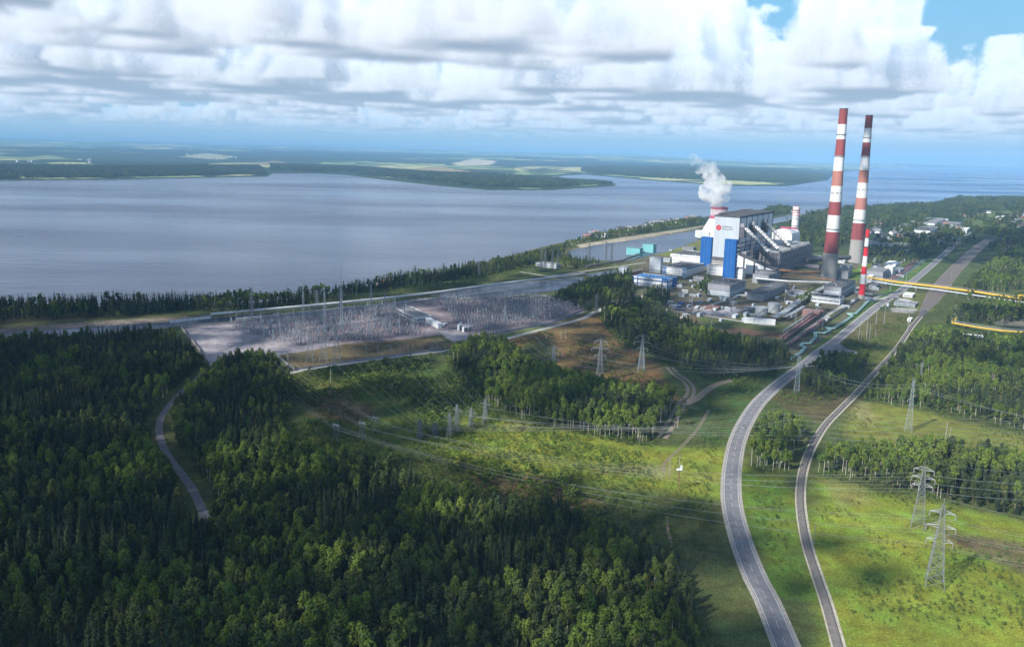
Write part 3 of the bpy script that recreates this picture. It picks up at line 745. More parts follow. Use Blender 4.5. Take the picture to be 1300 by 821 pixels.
def tree_parts(kind, seed, n):
    r_ = random.Random(seed); c = MB(); t = MB()
    if kind == 'spruce':
        h = r_.uniform(18, 22); crown_spruce(c, h, r_.uniform(2.3, 3.0), n, r_, r_.uniform(.08, .2), .72); trunk(t, h, .22, r_)
        c.mats = [LM['spruce']]; t.mats = [LM['bark']]
    elif kind == 'birch':
        h = r_.uniform(18, 23); crown_round(c, h, r_.uniform(2.7, 3.5), n, r_, r_.uniform(.38, .50), s=.68); trunk(t, h, .24, r_, 5, .88, .45)
        c.mats = [LM['birch']]; t.mats = [LM['birchbark']]
    elif kind == 'mix':
        h = r_.uniform(17, 21); crown_round(c, h, r_.uniform(2.6, 3.3), n, r_, r_.uniform(.18, .3), s=.68, lobes=11); trunk(t, h, .22, r_, 3)
        c.mats = [LM['mix']]; t.mats = [LM['bark']]
    elif kind == 'bush':
        h = r_.uniform(2.2, 3.4); crown_round(c, h, r_.uniform(1.3, 2.0), n, r_, .0, .45, 4); trunk(t, h, .05, r_, 2, .7, .1)
        c.mats = [LM['bush']]; t.mats = [LM['bark']]
    return c, t
def joined(c, t):
    k = len(c.v); m = MB(); m.v = c.v + t.v; m.f = c.f + [tuple(i + k for i in f) for f in t.f]; m.mats = [c.mats[0], t.mats[0]]; m.m = [0] * len(c.f) + [1] * len(t.f); return m
PROTO = {}
def proto_collection(name, meshes):
    col = bpy.data.collections.new(name)
    for i, me in enumerate(meshes): o = bpy.data.objects.new(f'{name}_{chr(97 + i)}', me); col.objects.link(o)
    PROTO[name] = col; return col
def make_protos():
    make_leaf_mats()
    for kind, n in (('spruce', 340), ('birch', 400), ('mix', 400)):
        proto_collection(kind + '_near', [joined(*tree_parts(kind, 10 + s, n)).mesh(kind) for s in range(5)])
        ms = []
        for s in range(4):
            r_ = random.Random(50 + s); c, t = MB(), MB()
            if kind == 'spruce': crown_spruce(c, 20, 3.0, 60, r_, .1, 1.7)
            else: crown_round(c, 20, 3.4, 60, r_, .4 if kind == 'birch' else .2, 1.7, 5)
            trunk(t, 20, .3, r_); c.mats = [LM[kind]]; t.mats = [LM['birchbark' if kind == 'birch' else 'bark']]
            ms.append(joined(c, t).mesh(kind + '_far'))
        proto_collection(kind + '_far', ms)
    proto_collection('bush', [joined(*tree_parts('bush', 30 + s, 26)).mesh('bush') for s in range(5)])
    ms = []
    for s in range(5):      # a stand of a dozen trees for far woods
        r_ = random.Random(80 + s); m = MB()
        for k in range(12):
            q = MB(); h = r_.uniform(15, 22)
            (crown_spruce if r_.random() < .5 else crown_round)(q, h, r_.uniform(3.2, 4.6), 16, r_, .1, 2.6)
            ox, oy = r_.uniform(-13, 13), r_.uniform(-13, 13); b = len(m.v); m.v += [(v[0] + ox, v[1] + oy, v[2]) for v in q.v]; m.f += [tuple(b + i for i in f) for f in q.f]; m.m += q.m
        m.mats = [LM['mix']]; ms.append(m.mesh('stand'))
    proto_collection('stand', ms)
def scatter(name, label, pts, sc, idx, coll, kind='stuff', sz=None):
    """one object that repeats small plants over many points"""
    me = bpy.data.meshes.new(name); me.vertices.add(len(pts)); me.vertices.foreach_set('co', pts.astype(np.float32).ravel()); me.update()
    n = len(pts); szz = sz if sz is not None else sc
    v3 = np.stack([sc, sc, szz], 1).astype(np.float32)
    a = me.attributes.new('s', 'FLOAT_VECTOR', 'POINT'); a.data.foreach_set('vector', v3.ravel())
    a = me.attributes.new('k', 'INT', 'POINT'); a.data.foreach_set('value', idx.astype(np.int32))
    a = me.attributes.new('r', 'FLOAT', 'POINT'); a.data.foreach_set('value', (nrng.rand(n) * 6.283).astype(np.float32))
    o = link(name, me); tag(o, label, kind=kind)
    g = bpy.data.node_groups.new('scatter_' + name, 'GeometryNodeTree'); g.interface.new_socket('Geometry', in_out='INPUT', socket_type='NodeSocketGeometry'); g.interface.new_socket('Geometry', in_out='OUTPUT', socket_type='NodeSocketGeometry')
    N = g.nodes; L = g.links; gi = N.new('NodeGroupInput'); go = N.new('NodeGroupOutput'); ip = N.new('GeometryNodeInstanceOnPoints'); ci = N.new('GeometryNodeCollectionInfo')
    ci.inputs['Collection'].default_value = coll; ci.inputs['Separate Children'].default_value = True; ci.inputs['Reset Children'].default_value = True
    ip.inputs['Pick Instance'].default_value = True
    def at(nm, ty):
        q = N.new('GeometryNodeInputNamedAttribute'); q.data_type = ty; q.inputs['Name'].default_value = nm; return q.outputs['Attribute']
    cx = N.new('ShaderNodeCombineXYZ'); L.new(at('r', 'FLOAT'), cx.inputs[2])
    mp = N.new('GeometryNodeMeshToPoints')
    L.new(gi.outputs[0], mp.inputs[0]); L.new(mp.outputs[0], ip.inputs['Points']); L.new(ci.outputs[0], ip.inputs['Instance']); L.new(at('k', 'INT'), ip.inputs['Instance Index'])
    L.new(cx.outputs[0], ip.inputs['Rotation']); L.new(at('s', 'FLOAT_VECTOR'), ip.inputs['Scale']); L.new(ip.outputs[0], go.inputs[0])
    md = o.modifiers.new('scatter', 'NODES'); md.node_group = g; return o

# woods: outline at the tree bases (photo px), spacing m, share of (spruce, birch, mixed), height factor
WOODS = [
 ([(-350,470),(-100,452),(0,443),(60,436),(140,432),(200,430),(226,436),(246,456),(256,468),(238,484),(218,503),(200,524),(194,540),(196,560),(206,582),(220,600),(232,616),(243,634),(256,662),(262,700),(262,1000),(-900,1000),(-600,600)], 5.05, (.38,.14,.48), 1.0),
 ([(270,478),(285,468),(345,466),(362,476),(372,498),(360,520),(352,560),(385,585),(470,598),(540,625),(560,642),(640,660),(700,655),(760,682),(835,702),(862,735),(880,800),(890,900),(895,1000),(262,1000),(262,700),(268,668),(262,640),(252,612),(236,590),(222,565),(216,540),(224,522),(240,502),(258,490)], 5.05, (.36,.20,.44), 1.0),
 ([(576,458),(600,438),(628,436),(650,452),(680,474),(740,494),(800,509),(858,510),(872,522),(860,540),(840,556),(820,566),(770,557),(700,544),(645,524),(618,515),(598,500),(580,478)], 5.0, (.25,.50,.25), 1.0),
 ([(763,404),(775,394),(800,388),(835,392),(850,402),(905,430),(1000,450),(1008,462),(1000,474),(960,478),(935,486),(890,477),(862,468),(848,462),(820,448),(790,436)], 6.0, (.45,.12,.43), .95),
 ([(700,384),(725,370),(760,360),(800,352),(806,362),(800,382),(760,391),(740,397),(715,388)], 6.5, (.5,.1,.4), .95),
 ([(815,374),(835,368),(850,378),(845,392),(818,392)], 6, (.3,.3,.4), .9),
 ([(880,370),(900,350),(905,362),(898,378)], 6, (.3,.3,.4), .7),
 ([(1010,384),(1035,368),(1052,362),(1035,378),(1015,392)], 6, (.5,.1,.4), .7),
 ([(-700,424),(-100,414),(0,403),(60,398),(130,399),(200,394),(260,388),(300,388),(400,379),(440,372),(470,364),(488,360),(540,352),(560,350),(610,341),(660,330),(700,320),(720,322),(690,334),(640,345),(600,352),(540,362),(480,368),(430,378),(400,386),(340,392),(268,398),(240,394),(160,402),(90,404),(0,407),(-100,418)], 6.6, (.45,.15,.40), .92),
 ([(-700,411),(-100,401),(0,387),(200,386.5),(300,385),(345,382),(400,375),(440,368),(470,364),(400,380),(300,389),(200,395),(0,404),(-100,415)], 6.6, (.5,.12,.38), .95),
 ([(944,578),(947,592),(1000,602),(1022,594),(1030,572),(1020,548),(985,540),(958,548)], 5.4, (.12,.70,.18), .95),
 ([(1010,485),(1024,494),(1060,498),(1100,503),(1112,480),(1118,466),(1085,462),(1042,462),(1018,470)], 6.0, (.55,.15,.3), .85),
 ([(1104,508),(1150,517),(1210,526),(1300,549),(1450,585),(1480,500),(1400,440),(1300,434),(1235,440),(1200,424),(1168,420),(1140,448),(1118,470)], 6.4, (.15,.52,.33), .85),
 ([(1038,602),(1085,612),(1130,624),(1200,638),(1300,657),(1500,695),(1520,620),(1400,606),(1300,590),(1200,583),(1120,578),(1070,576),(1042,585)], 5.4, (.12,.58,.30), .95),
 ([(1210,400),(1262,384),(1330,378),(1420,385),(1420,402),(1262,412),(1225,416),(1200,412)], 7, (.4,.2,.4), .85),
 ([(1226,386),(1260,372),(1320,366),(1420,368),(1420,330),(1310,318),(1280,322),(1245,345),(1225,365)], 8, (.3,.4,.3), .85),
 ([(1182,366),(1188,346),(1205,334),(1222,334),(1218,350),(1206,366)], 7.5, (.25,.5,.25), .85),
 ([(1094,337),(1090,318),(1130,312),(1190,320),(1168,335),(1130,338)], 10, (.5,.15,.35), .8),
 ([(1196,336),(1210,320),(1240,304),(1262,302),(1240,322),(1226,336)], 10, (.5,.15,.35), .8),
 ([(1260,322),(1285,300),(1420,296),(1420,325),(1320,318)], 10, (.5,.15,.35), .85),
 # shore spit and dacha village side
 ([(700,318),(745,303),(800,293),(850,284),(892,278),(895,284),(850,290),(800,300),(730,311),(715,320)], 9, (.3,.4,.3), .8),
 ([(700,340),(718,326),(735,330),(770,336),(740,342)], 9, (.5,.2,.3), .7),
]
FARWOODS = [  # stands of many trees
 ([(955,273),(970,270),(988,264),(1003,266),(1008,269),(985,272),(960,278)], 22, .8),
 ([(1000,290),(1020,276),(1046,268),(1090,264),(1120,263),(1186,259.5),(1200,256),(1216,251),(1260,252),(1420,254),(1600,262),(1600,300),(1420,282),(1330,276),(1270,268),(1225,275),(1195,285),(1130,288),(1090,296),(1090,310),(1000,318)], 30, .62),
 ([(1110,312),(1145,290),(1180,287),(1220,290),(1205,312),(1170,318),(1120,320)], 34, .6),
 ([(-420,233),(0,227.5),(170,225.5),(338,221.5),(330,214),(170,214),(0,214),(-420,222)], 34, .9),
 ([(345,218),(440,219.5),(470,223),(560,232),(620,237.5),(700,237.8),(775,233.5),(770,231.5),(715,227),(650,224),(560,222),(450,214),(345,212)], 34, .85),
 ([(740,219),(815,225.5),(870,229),(1000,233),(1045,229),(1048,222),(900,216),(740,214)], 34, .8),
 ([(1222,284),(1240,272),(1300,268),(1420,272),(1420,298),(1300,298),(1250,300)], 30, .30),
 ([(1195,300),(1225,290),(1300,300),(1420,300),(1420,318),(1260,318),(1200,320)], 26, .35),
 ([(900,282),(930,279),(945,276),(935,283),(905,288)], 24, .6),
]
def clear_of_lines(x, y):
    ok = (dline(x, y, ROAD_S) > 11.5) & (dline(x, y, RAIL_S) > 8.5) & (dline(x, y, SERV_S) > 7) & (dline(x, y, LANE_S) > 9.5)
    for t in (TRACK, TRACK2, TRACK3, BRANCH): ok &= dline(x, y, t) > 6
    yd = [G2(*a) for a in YARD]; ok &= dline(x, y, yd[1:]) > 32
    return ok
def fill(poly_px, sp, edge, seed, thin=1.0):
    w = wpoly(poly_px); x0, y0 = w.min(0); x1, y1 = w.max(0)
    gx, gy = np.meshgrid(np.arange(x0, x1, sp), np.arange(y0, y1, sp * .92)); gx[1::2] += sp * .5; gx = gx.ravel(); gy = gy.ravel()
    gx = gx + nrng.uniform(-.42, .42, gx.shape) * sp; gy = gy + nrng.uniform(-.42, .42, gy.shape) * sp
    d = sdf(gx, gy, w) + (fbm(gx, gy, edge * 3, 3, seed) - .5) * edge * 2
    k = (d < 0) & (nrng.rand(len(gx)) < thin); return gx[k], gy[k], d[k]
def make_forest():
    make_protos()
    X, Y, K, S = [], [], [], []
    for wi, (px, sp, mixr, hf) in enumerate(WOODS):
        x, y, d = fill(px, sp, sp * 1.1, 100 + wi, .96); k0 = clear_of_lines(x, y); x, y, d = x[k0], y[k0], d[k0]
        cl = fbm(x, y, 45, 3, 7); q = np.clip((cl - .5) * 2.2 + .5 + nrng.uniform(-.35, .35, len(x)), 0, .999)
        kind = np.where(q < mixr[0], 0, np.where(q < mixr[0] + mixr[2], 2, 1)).astype(int)
        hv = hf * .93 * (.68 + .50 * fbm(x, y, 60, 3, 14) + nrng.uniform(-.24, .22, len(x))); hv *= np.where(d > -6, .85, 1)
        X.append(x); Y.append(y); K.append(kind); S.append(hv)
    X = np.concatenate(X); Y = np.concatenate(Y); K = np.concatenate(K); S = np.concatenate(S)
    # keep only what could be seen from near this viewpoint
    v = np.stack([X, Y, np.zeros_like(X) - CAMH], 1); w_ = v @ Fv; px = CX + F * (v @ Rv) / w_; py = CY - F * (v @ Uv) / w_
    keep = (w_ > 10) & (px > -160) & (px < 1460) & (py < 905); X, Y, K, S, px, py = (a[keep] for a in (X, Y, K, S, px, py))
    R = np.hypot(X, Y); Z = np.zeros_like(X)
    names = ('spruce', 'birch', 'mix')
    full = {0: ('spruce_tree', 'tree', 'dark pointed spruce crowded among the trees of the shaded wood closest to the viewer', 'spruces of the shaded wood'),
            1: ('birch_tree', 'tree', 'light green birch with pale slender trunk rising among other birches', 'birches in the woods'),
            2: ('aspen_tree', 'tree', 'rounded mid green aspen crowded in the shaded wood closest to the viewer', 'aspens of the shaded wood')}
    cnt = 0
    for k, nm in enumerate(names):
        sel = np.nonzero((K == k) & (px > -12) & (px < 1312) & (py < 765))[0]; sel = sel[np.argsort(R[sel])][:300]
        pro = []
        for s in range(5):
            c, t = tree_parts(nm, 10 + s, 620); pro.append((c.mesh(nm + '_crown'), t.mesh(nm + '_trunk')))
        oname, cat, lab, grp = full[k]
        for n_, i in enumerate(sel):
            cm_, tm_ = pro[n_ % 5]; e = thing(oname, lab, cat, (X[i], Y[i], 0), rng.uniform(0, 6.28), grp); s_ = float(S[i]); e.scale = (s_ * rng.uniform(.8, 1.12), s_ * rng.uniform(.8, 1.12), s_)
            link('trunk', tm_, e); link('crown', cm_, e); cnt += 1
        rest = np.ones(len(X), bool); rest[sel] = False; rest &= K == k
        near = rest & (R < 950); far = rest & (R >= 950); tot = np.nonzero(near | far)[0]
        wd = S * nrng.uniform(.78, 1.18, len(X))
        fn = {'spruce': 'spruce_forest', 'birch': 'birch_forest', 'mix': 'aspen_forest'}[nm]
        fl = {'spruce': 'spruces filling the woods, too many to count', 'birch': 'birches filling the woods, too many to count', 'mix': 'aspens filling the woods, too many to count'}[nm]
        # one object: near and far variants share a collection
        allc = bpy.data.collections.new(nm + '_all')
        for j, o in enumerate(list(PROTO[nm + '_near'].objects) + list(PROTO[nm + '_far'].objects)): o.name = f'{nm}_{j:02d}'; allc.objects.link(o)
        idx = np.where(R < 950, nrng.randint(0, 5, len(X)), 5 + nrng.randint(0, 4, len(X)))
        scatter(fn, fl, np.stack([X, Y, Z], 1)[tot], wd[tot], idx[tot], allc, sz=S[tot])
    print('trees', len(X), 'single', cnt)
    # far woods as stands
    P_, S_ = [], []
    for i, (pxs, sp, thin) in enumerate(FARWOODS):
        x, y, d = fill(pxs, sp, sp * 1.2, 300 + i, thin); k0 = clear_of_lines(x, y); x, y = x[k0], y[k0]
        k1 = (fbm(x, y, 420, 3, 17) > .36) | (nrng.rand(len(x)) < .4); x, y = x[k1], y[k1]; sd = land_sd(x, y); k2 = sd > 8; x, y, sd = x[k2], y[k2], sd[k2]
        P_.append(np.stack([x, y, ground_z(x, y, sd)], 1)); S_.append(np.full(len(x), sp / 26.0 * .9) * nrng.uniform(.8, 1.15, len(x)))
    P_ = np.concatenate(P_); S_ = np.concatenate(S_); print('stands', len(P_))
    scatter('far_forest', 'unbroken woods along the far shore and beyond the plant', P_, S_, nrng.randint(0, 5, len(P_)), PROTO['stand'], sz=np.full(len(P_), .95))
    # scrub in the clearings
    B = []
    for i, (pxs, sp, thin) in enumerate(SCRUB):
        x, y, d = fill(pxs, sp, 10, 500 + i); n = fbm(x, y, 38, 4, 55 + i); k1 = (n > .62 - thin * .35) & (nrng.rand(len(x)) < .85) & clear_of_lines(x, y); B.append(np.stack([x[k1], y[k1], n[k1]], 1))
    E_ = []
    for wi in (0, 1, 2, 3, 10, 11, 12, 13):      # saplings along the edges of the woods
        w = wpoly(WOODS[wi][0]); x0, y0 = w.min(0) - 15; x1, y1 = w.max(0) + 15; gx, gy = np.meshgrid(np.arange(x0, x1, 2.6), np.arange(y0, y1, 2.6)); gx = gx.ravel() + nrng.uniform(-1.2, 1.2, gx.size); gy = gy.ravel() + nrng.uniform(-1.2, 1.2, gy.size)
        vv = np.stack([gx, gy, np.zeros_like(gx) - CAMH], 1); ww = vv @ Fv; ok = (ww > 10) & (np.abs(F * (vv @ Rv) / ww) < 720); gx, gy = gx[ok], gy[ok]
        d = sdf(gx, gy, w); lim = 9 * fbm(gx, gy, 30, 3, 88); k1 = (d > -9) & (d < lim) & (nrng.rand(len(gx)) < .5) & clear_of_lines(gx, gy); E_.append(np.stack([gx[k1], gy[k1], nrng.uniform(.7, 1.9, k1.sum())], 1))
    E_ = np.concatenate(E_); B = np.concatenate(B); print('scrub', len(B), len(E_)); s = nrng.uniform(.45, 1.35, len(B)) * (.5 + B[:, 2]); s = np.concatenate([s, E_[:, 2]]); B = np.concatenate([B, E_])
    s = np.where((B[:, 0] > 90) & (B[:, 1] < 640), s * .62, s)
    tall = (fbm(B[:, 0], B[:, 1], 55, 3, 77) > .56) & (nrng.rand(len(B)) < .5) & (B[:, 0] < 60); s = np.where(tall, s * nrng.uniform(1.4, 2.6, len(B)), s)
    B[:, 2] = 0; scatter('undergrowth', 'low scrub and saplings over the clearings', B, s, nrng.randint(0, 5, len(B)), PROTO['bush'])
SCRUB = [
 ([(360,478),(560,452),(600,505),(640,535),(830,570),(870,545),(905,500),(985,455),(1000,470),(935,540),(925,600),(950,700),(985,760),(905,730),(840,700),(760,680),(640,655),(540,622),(470,596),(385,583),(350,560),(370,510)], 3.1, .78),
 ([(600,515),(830,566),(900,600),(930,690),(880,690),(700,640),(540,610),(540,560)], 3.2, .18),
 ([(655,450),(700,425),(760,400),(795,440),(855,490),(800,505),(740,490),(690,475)], 5.5, .25),
 ([(655,432),(700,420),(715,470),(690,478)], 4, .8),
 ([(940,600),(1010,600),(1020,680),(1040,760),(985,760),(950,680)], 4, .35),
 ([(1025,600),(1300,660),(1450,690),(1450,800),(1060,800),(1025,680)], 4.0, .20),
 ([(1060,510),(1150,520),(1300,552),(1420,580),(1420,600),(1200,582),(1080,572),(1050,555)], 4.2, .22),
 ([(965,500),(1000,480),(1100,503),(1050,560),(1020,545),(985,535)], 4, .35),
 ([(1060,440),(1150,400),(1168,410),(1120,465),(1090,460)], 4.5, .75),
 ([(1170,400),(1225,380),(1262,410),(1220,425),(1165,415)], 4.5, .7),
 ([(230,500),(262,478),(250,500),(235,530),(225,545),(240,580),(262,610),(268,640),(256,620),(225,585),(215,545)], 4, .5),
 ([(480,352),(600,338),(700,322),(700,345),(560,368),(430,385),(268,400),(400,384)], 6, .7),
 ([(740,372),(800,352),(880,320),(900,340),(850,400),(800,395)], 8, .3),
]
# ---------------------------------------------------------------- buildings
U = Vector((.5678, .8232)); V = Vector((.8232, -.5678)); RZ = math.atan2(V.y, V.x)
def along(A, d, px):
    """metres from A along direction d until the photo column px is reached"""
    lo, hi = 0.0, 900.0; s = 1 if P(A[0] + d[0] * 5, A[1] + d[1] * 5)[0] > P(A[0], A[1])[0] else -1
    for _ in range(40):
        m = (lo + hi) / 2; c = P(A[0] + d[0] * m, A[1] + d[1] * m)[0]
        if (c < px) == (s > 0): lo = m
        else: hi = m
    return lo
MT = {}
def make_mats():
    MT['white'] = M_('white_cladding', (.70, .72, .74), .6, var=.12, scale=.05, streak=True)
    MT['offwhite'] = M_('grey_white_cladding', (.43, .48, .53), .65, var=.15, scale=.05, streak=True)
    MT['grey'] = M_('grey_panel', (.27, .28, .31), .8, var=.25, scale=.08, streak=True)
    MT['dgrey'] = M_('dark_grey_steel', (.10, .10, .115), .75, var=.4, scale=.2)
    MT['conc'] = M_('concrete', (.30, .29, .28), .9, var=.25, scale=.1, streak=True)
    MT['roof'] = M_('tar_roof', (.085, .088, .10), .9, var=.35, scale=.06)
    MT['rooflt'] = M_('grey_roof', (.20, .20, .21), .9, var=.3, scale=.06)
    MT['blue'] = M_('blue_cladding', (.010, .095, .33), .5, var=.15, scale=.05)
    MT['blue2'] = M_('blue_trim', (.03, .16, .40), .55, var=.2, scale=.2)
    MT['tarp'] = M_('blue_sheeting', (.05, .12, .30), .7, var=.35, scale=.5)
    MT['teal'] = M_('turquoise_cladding', (.16, .42, .44), .6, var=.2, scale=.1, streak=True)
    MT['brick'] = M_('red_brick', (.26, .12, .09), .9, var=.3, scale=.3)
    MT['pink'] = M_('rusty_pink_steel', (.26, .15, .15), .85, var=.4, scale=.4)
    MT['red'] = M_('faded_red_paint', (.25, .060, .062), .8, var=.45, scale=.05, streak=True)
    MT['bred'] = M_('bright_red_paint', (.52, .02, .03), .6, var=.15, scale=.1)
    MT['salmon'] = M_('bleached_red_paint', (.40, .17, .135), .8, var=.25, scale=.05, streak=True)
    MT['wpaint'] = M_('white_paint', (.64, .65, .66), .75, var=.34, scale=.05, streak=True)
    MT['glass'] = M_('window_glass', (.05, .07, .09), .15, var=.3, scale=.5, spec=.6)
    MT['steel'] = M_('galvanised_steel', (.36, .39, .42), .55, .3, var=.25, scale=.4)
    MT['bluesteel'] = M_('grey_blue_lattice_steel', (.30, .35, .40), .6, .2, var=.25, scale=.4)
    MT['rust'] = M_('rusty_steel', (.24, .13, .07), .85, var=.4, scale=.3)
    MT['yellow'] = M_('yellow_pipe_paint', (.72, .47, .03), .6, var=.15, scale=.3)
    MT['pipe'] = M_('pale_pipe_lagging', (.50, .52, .54), .6, .2, var=.25, scale=.3)
    MT['tealpipe'] = M_('green_grey_pipe', (.26, .42, .40), .6, var=.25, scale=.3)
    MT['porcelain'] = M_('insulator_porcelain', (.34, .30, .33), .4, var=.2, scale=.5)
    MT['black'] = M_('black_rubber', (.03, .03, .03), .8, var=.2)
    MT['pred'] = M_('purple_red_paint', (.33, .07, .12), .7, var=.2, scale=.1)
    MT['soot'] = M_('sooty_concrete', (.23, .21, .22), .9, var=.4, scale=.12, streak=True)
    MT['pinkw'] = M_('pinkish_white_panel', (.46, .36, .40), .7, var=.2, scale=.1)
    MT['stone'] = M_('concrete_blocks', (.34, .32, .34), .9, var=.4, scale=.6)
def bands(w, l, z0, z1, o, n=1, hgt_=1.4, gap=0.0, side='both', inset=.06, margin=1.0):
    """strip windows along the two long faces"""
    m = MB()
    for k in range(n):
        z = z0 + (z1 - z0) * (k + .5) / n - hgt_ / 2
        segs = max(1, int(w / 7)); sw = (w - 2 * margin) / segs
        if side in ('both', 'front'):
            for i in range(segs): m.box(-w + margin + i * sw + .25, -w + margin + (i + 1) * sw - .25, -inset, .1, z, z + hgt_)
        if side in ('both', 'end'):
            segs = max(1, int(l / 7)); sl = (l - 2 * margin) / segs
            for i in range(segs): m.box(-.1, inset, margin + i * sl + .25, margin + (i + 1) * sl - .25, z, z + hgt_)
    return m
def bld(label, A, bx, cx, top=None, h=None, wall='offwhite', roof='roof', cat='building', name='industrial_building', win=0, winmat='glass', base=None, parapet=.5, group=None, stripes=None, winh=1.4, roofbits=3, uv=None, seed=None, minlen=4):
    """box hall standing with its nearest corner at photo point A; bx/cx = columns where its front and side end"""
    u, v = uv or (U, V); g = Vector(G2(*A)); h = h or height_at(A[0], A[1], top)
    w = max(minlen, along(g, (-v.x, -v.y), bx)); l = max(minlen, along(g, (u.x, u.y), cx)); r_ = random.Random(int(A[0] * 7 + A[1]) if seed is None else seed)
    t = thing(name, label, cat, (g.x, g.y, 0), math.atan2(v.y, v.x), group)
    m = MB().mat(MT[wall]); m.box(-w, 0, 0, l, -.5, h)
    m.mat(MT['grey' if wall != 'grey' else 'dgrey'])
    for i in range(1, max(2, int(w / 6))): x = -w * i / max(2, int(w / 6)); m.box(x - .08, x + .08, -.07, .05, 0, h)      # panel joints
    for i in range(1, max(2, int(l / 6))): y = l * i / max(2, int(l / 6)); m.box(-.05, .07, y - .08, y + .08, 0, h)
    part('wall', m, t)
    m = MB().mat(MT[roof]); m.box(-w - .3, .3, -.3, l + .3, h, h + .35)
    m.mat(MT[wall]); 
    for b in ((-w - .4, .4, -.4, -.05), (-w - .4, .4, l + .05, l + .4), (-w - .4, -w - .05, -.05, l + .05), (.05, .4, -.05, l + .05)): m.box(*b, h + .352, h + .352 + parapet)
    rf = part('roof', m, t)
    if roofbits and w > 8 and l > 8:
        m = MB().mat(MT['steel'])
        for i in range(roofbits + int(w * l / 900)):
            x, y, s = r_.uniform(-w + 2, -3), r_.uniform(2, l - 3), r_.uniform(.6, 1.6); m.box(x, x + s, y, y + s * 1.4, h + .35, h + .35 + r_.uniform(.7, 1.8))
        part('roof_vents', m, rf)
    if win: part('windows', bands(w, l, h * .08, h * .96, 0, win, winh), t, MT[winmat])
    if stripes:
        m = MB().mat(MT[stripes[0]]); n = stripes[1]
        for k in range(n):
            z = h * (k + .55) / n; m.box(-w - .05, -.3, -.14, -.09, z, z + stripes[2]); m.box(.09, .14, .3, l, z, z + stripes[2])
        part('stripes', m, t)
    if base: m = MB().mat(MT[base[0]]); m.box(-w - .12, .12, -.12, l + .12, -.5, base[1]); part('plinth', m, t)
    return t, w, l, h
def ladder_ring(m, r, z, d=.5, t=.35, seg=32):
    m.lathe([(r, z), (r + d, z), (r + d, z + t), (r, z + t)], seg=seg, cap=False)

def tall_chimney(label, base, toprow, rb, rt, zones, name='chimney_stack', rings=(), plinth=None, seg=40, head=True):
    x, y, _ = G(*base); H = height_at(base[0], base[1], toprow); t = thing(name, label, 'chimney', (x, y, 0))
    def rad(z): k = z / H; return rb + (rt - rb) * (1 - (1 - k) ** 1.25)
    z0 = 0
    rows = [(base[1] if i == 0 else zones[i - 1][0]) for i in range(len(zones))]
    prev = 0
    for i, (row, mat) in enumerate(zones):
        z1 = H if i == len(zones) - 1 else height_at(base[0], base[1], row)
        m = MB().mat(MT[mat]); n = max(2, int((z1 - prev) / 8)); m.lathe([(rad(prev + (z1 - prev) * k / n), prev + (z1 - prev) * k / n) for k in range(n + 1)], seg=seg, cap=False)
        bo = part('painted_band' if mat != 'conc' else 'concrete_shaft', m, t)
        if i == 4 and H > 150:      # row of small dark service openings
            m = MB().mat(MT['dgrey']); zz = prev + (z1 - prev) * .55; a0 = math.atan2(-y, -x)
            for k in range(-3, 4):
                if k in (-1, 2): continue
                a = a0 + k * .28; r = rad(zz) + .12; c, s_ = math.cos(a), math.sin(a); q = [(c * r - s_ * w_, s_ * r + c * w_, zz + z_) for w_, z_ in ((-.8, -1.4), (.8, -1.4), (.8, 1.4), (-.8, 1.4))]; m.face(q)
            part('service_openings', m, bo)
        prev = z1
    m = MB().mat(MT['dgrey']); m.lathe([(rt + .25, H - 1.2), (rt + .25, H + .2), (rt - .5, H + .2), (rt - .5, H - 6), (0, H - 6)], seg=seg, cap=False); part('rim', m, t)
    for z in rings:
        m = MB().mat(MT['dgrey']); zz = height_at(base[0], base[1], z); r = rad(zz); ladder_ring(m, r, zz, 1.5, .25)
        for k in range(24):
            a = k * math.pi / 12; m.bar(((r + 1.4) * math.cos(a), (r + 1.4) * math.sin(a), zz), ((r + 1.4) * math.cos(a), (r + 1.4) * math.sin(a), zz + 1.2), .08)
        ladder_ring(m, r + 1.35, zz + 1.15, .12, .12); part('gallery', m, t)
    m = MB().mat(MT['dgrey']); a = math.atan2(-y, -x) + .9
    pts = [((rad(H * k / 20) + .35) * math.cos(a), (rad(H * k / 20) + .35) * math.sin(a), H * k / 20) for k in range(1, 21)]; m.path(pts, .22, 4); part('ladder', m, t)
    return t, H

def solid_sign(m, txt, at, size, mat, parent, rot):
    cu = bpy.data.curves.new('sign_text', 'FONT'); cu.body = txt; cu.size = size; cu.extrude = .08
    o = bpy.data.objects.new('tmp_text', cu); COL.objects.link(o); bpy.context.view_layer.update()
    me = bpy.data.meshes.new_from_object(o.evaluated_get(bpy.context.evaluated_depsgraph_get())); bpy.data.objects.remove(o)
    me.materials.clear(); me.materials.append(mat); q = link('lettering', me, parent, at); q.rotation_euler = rot; return q

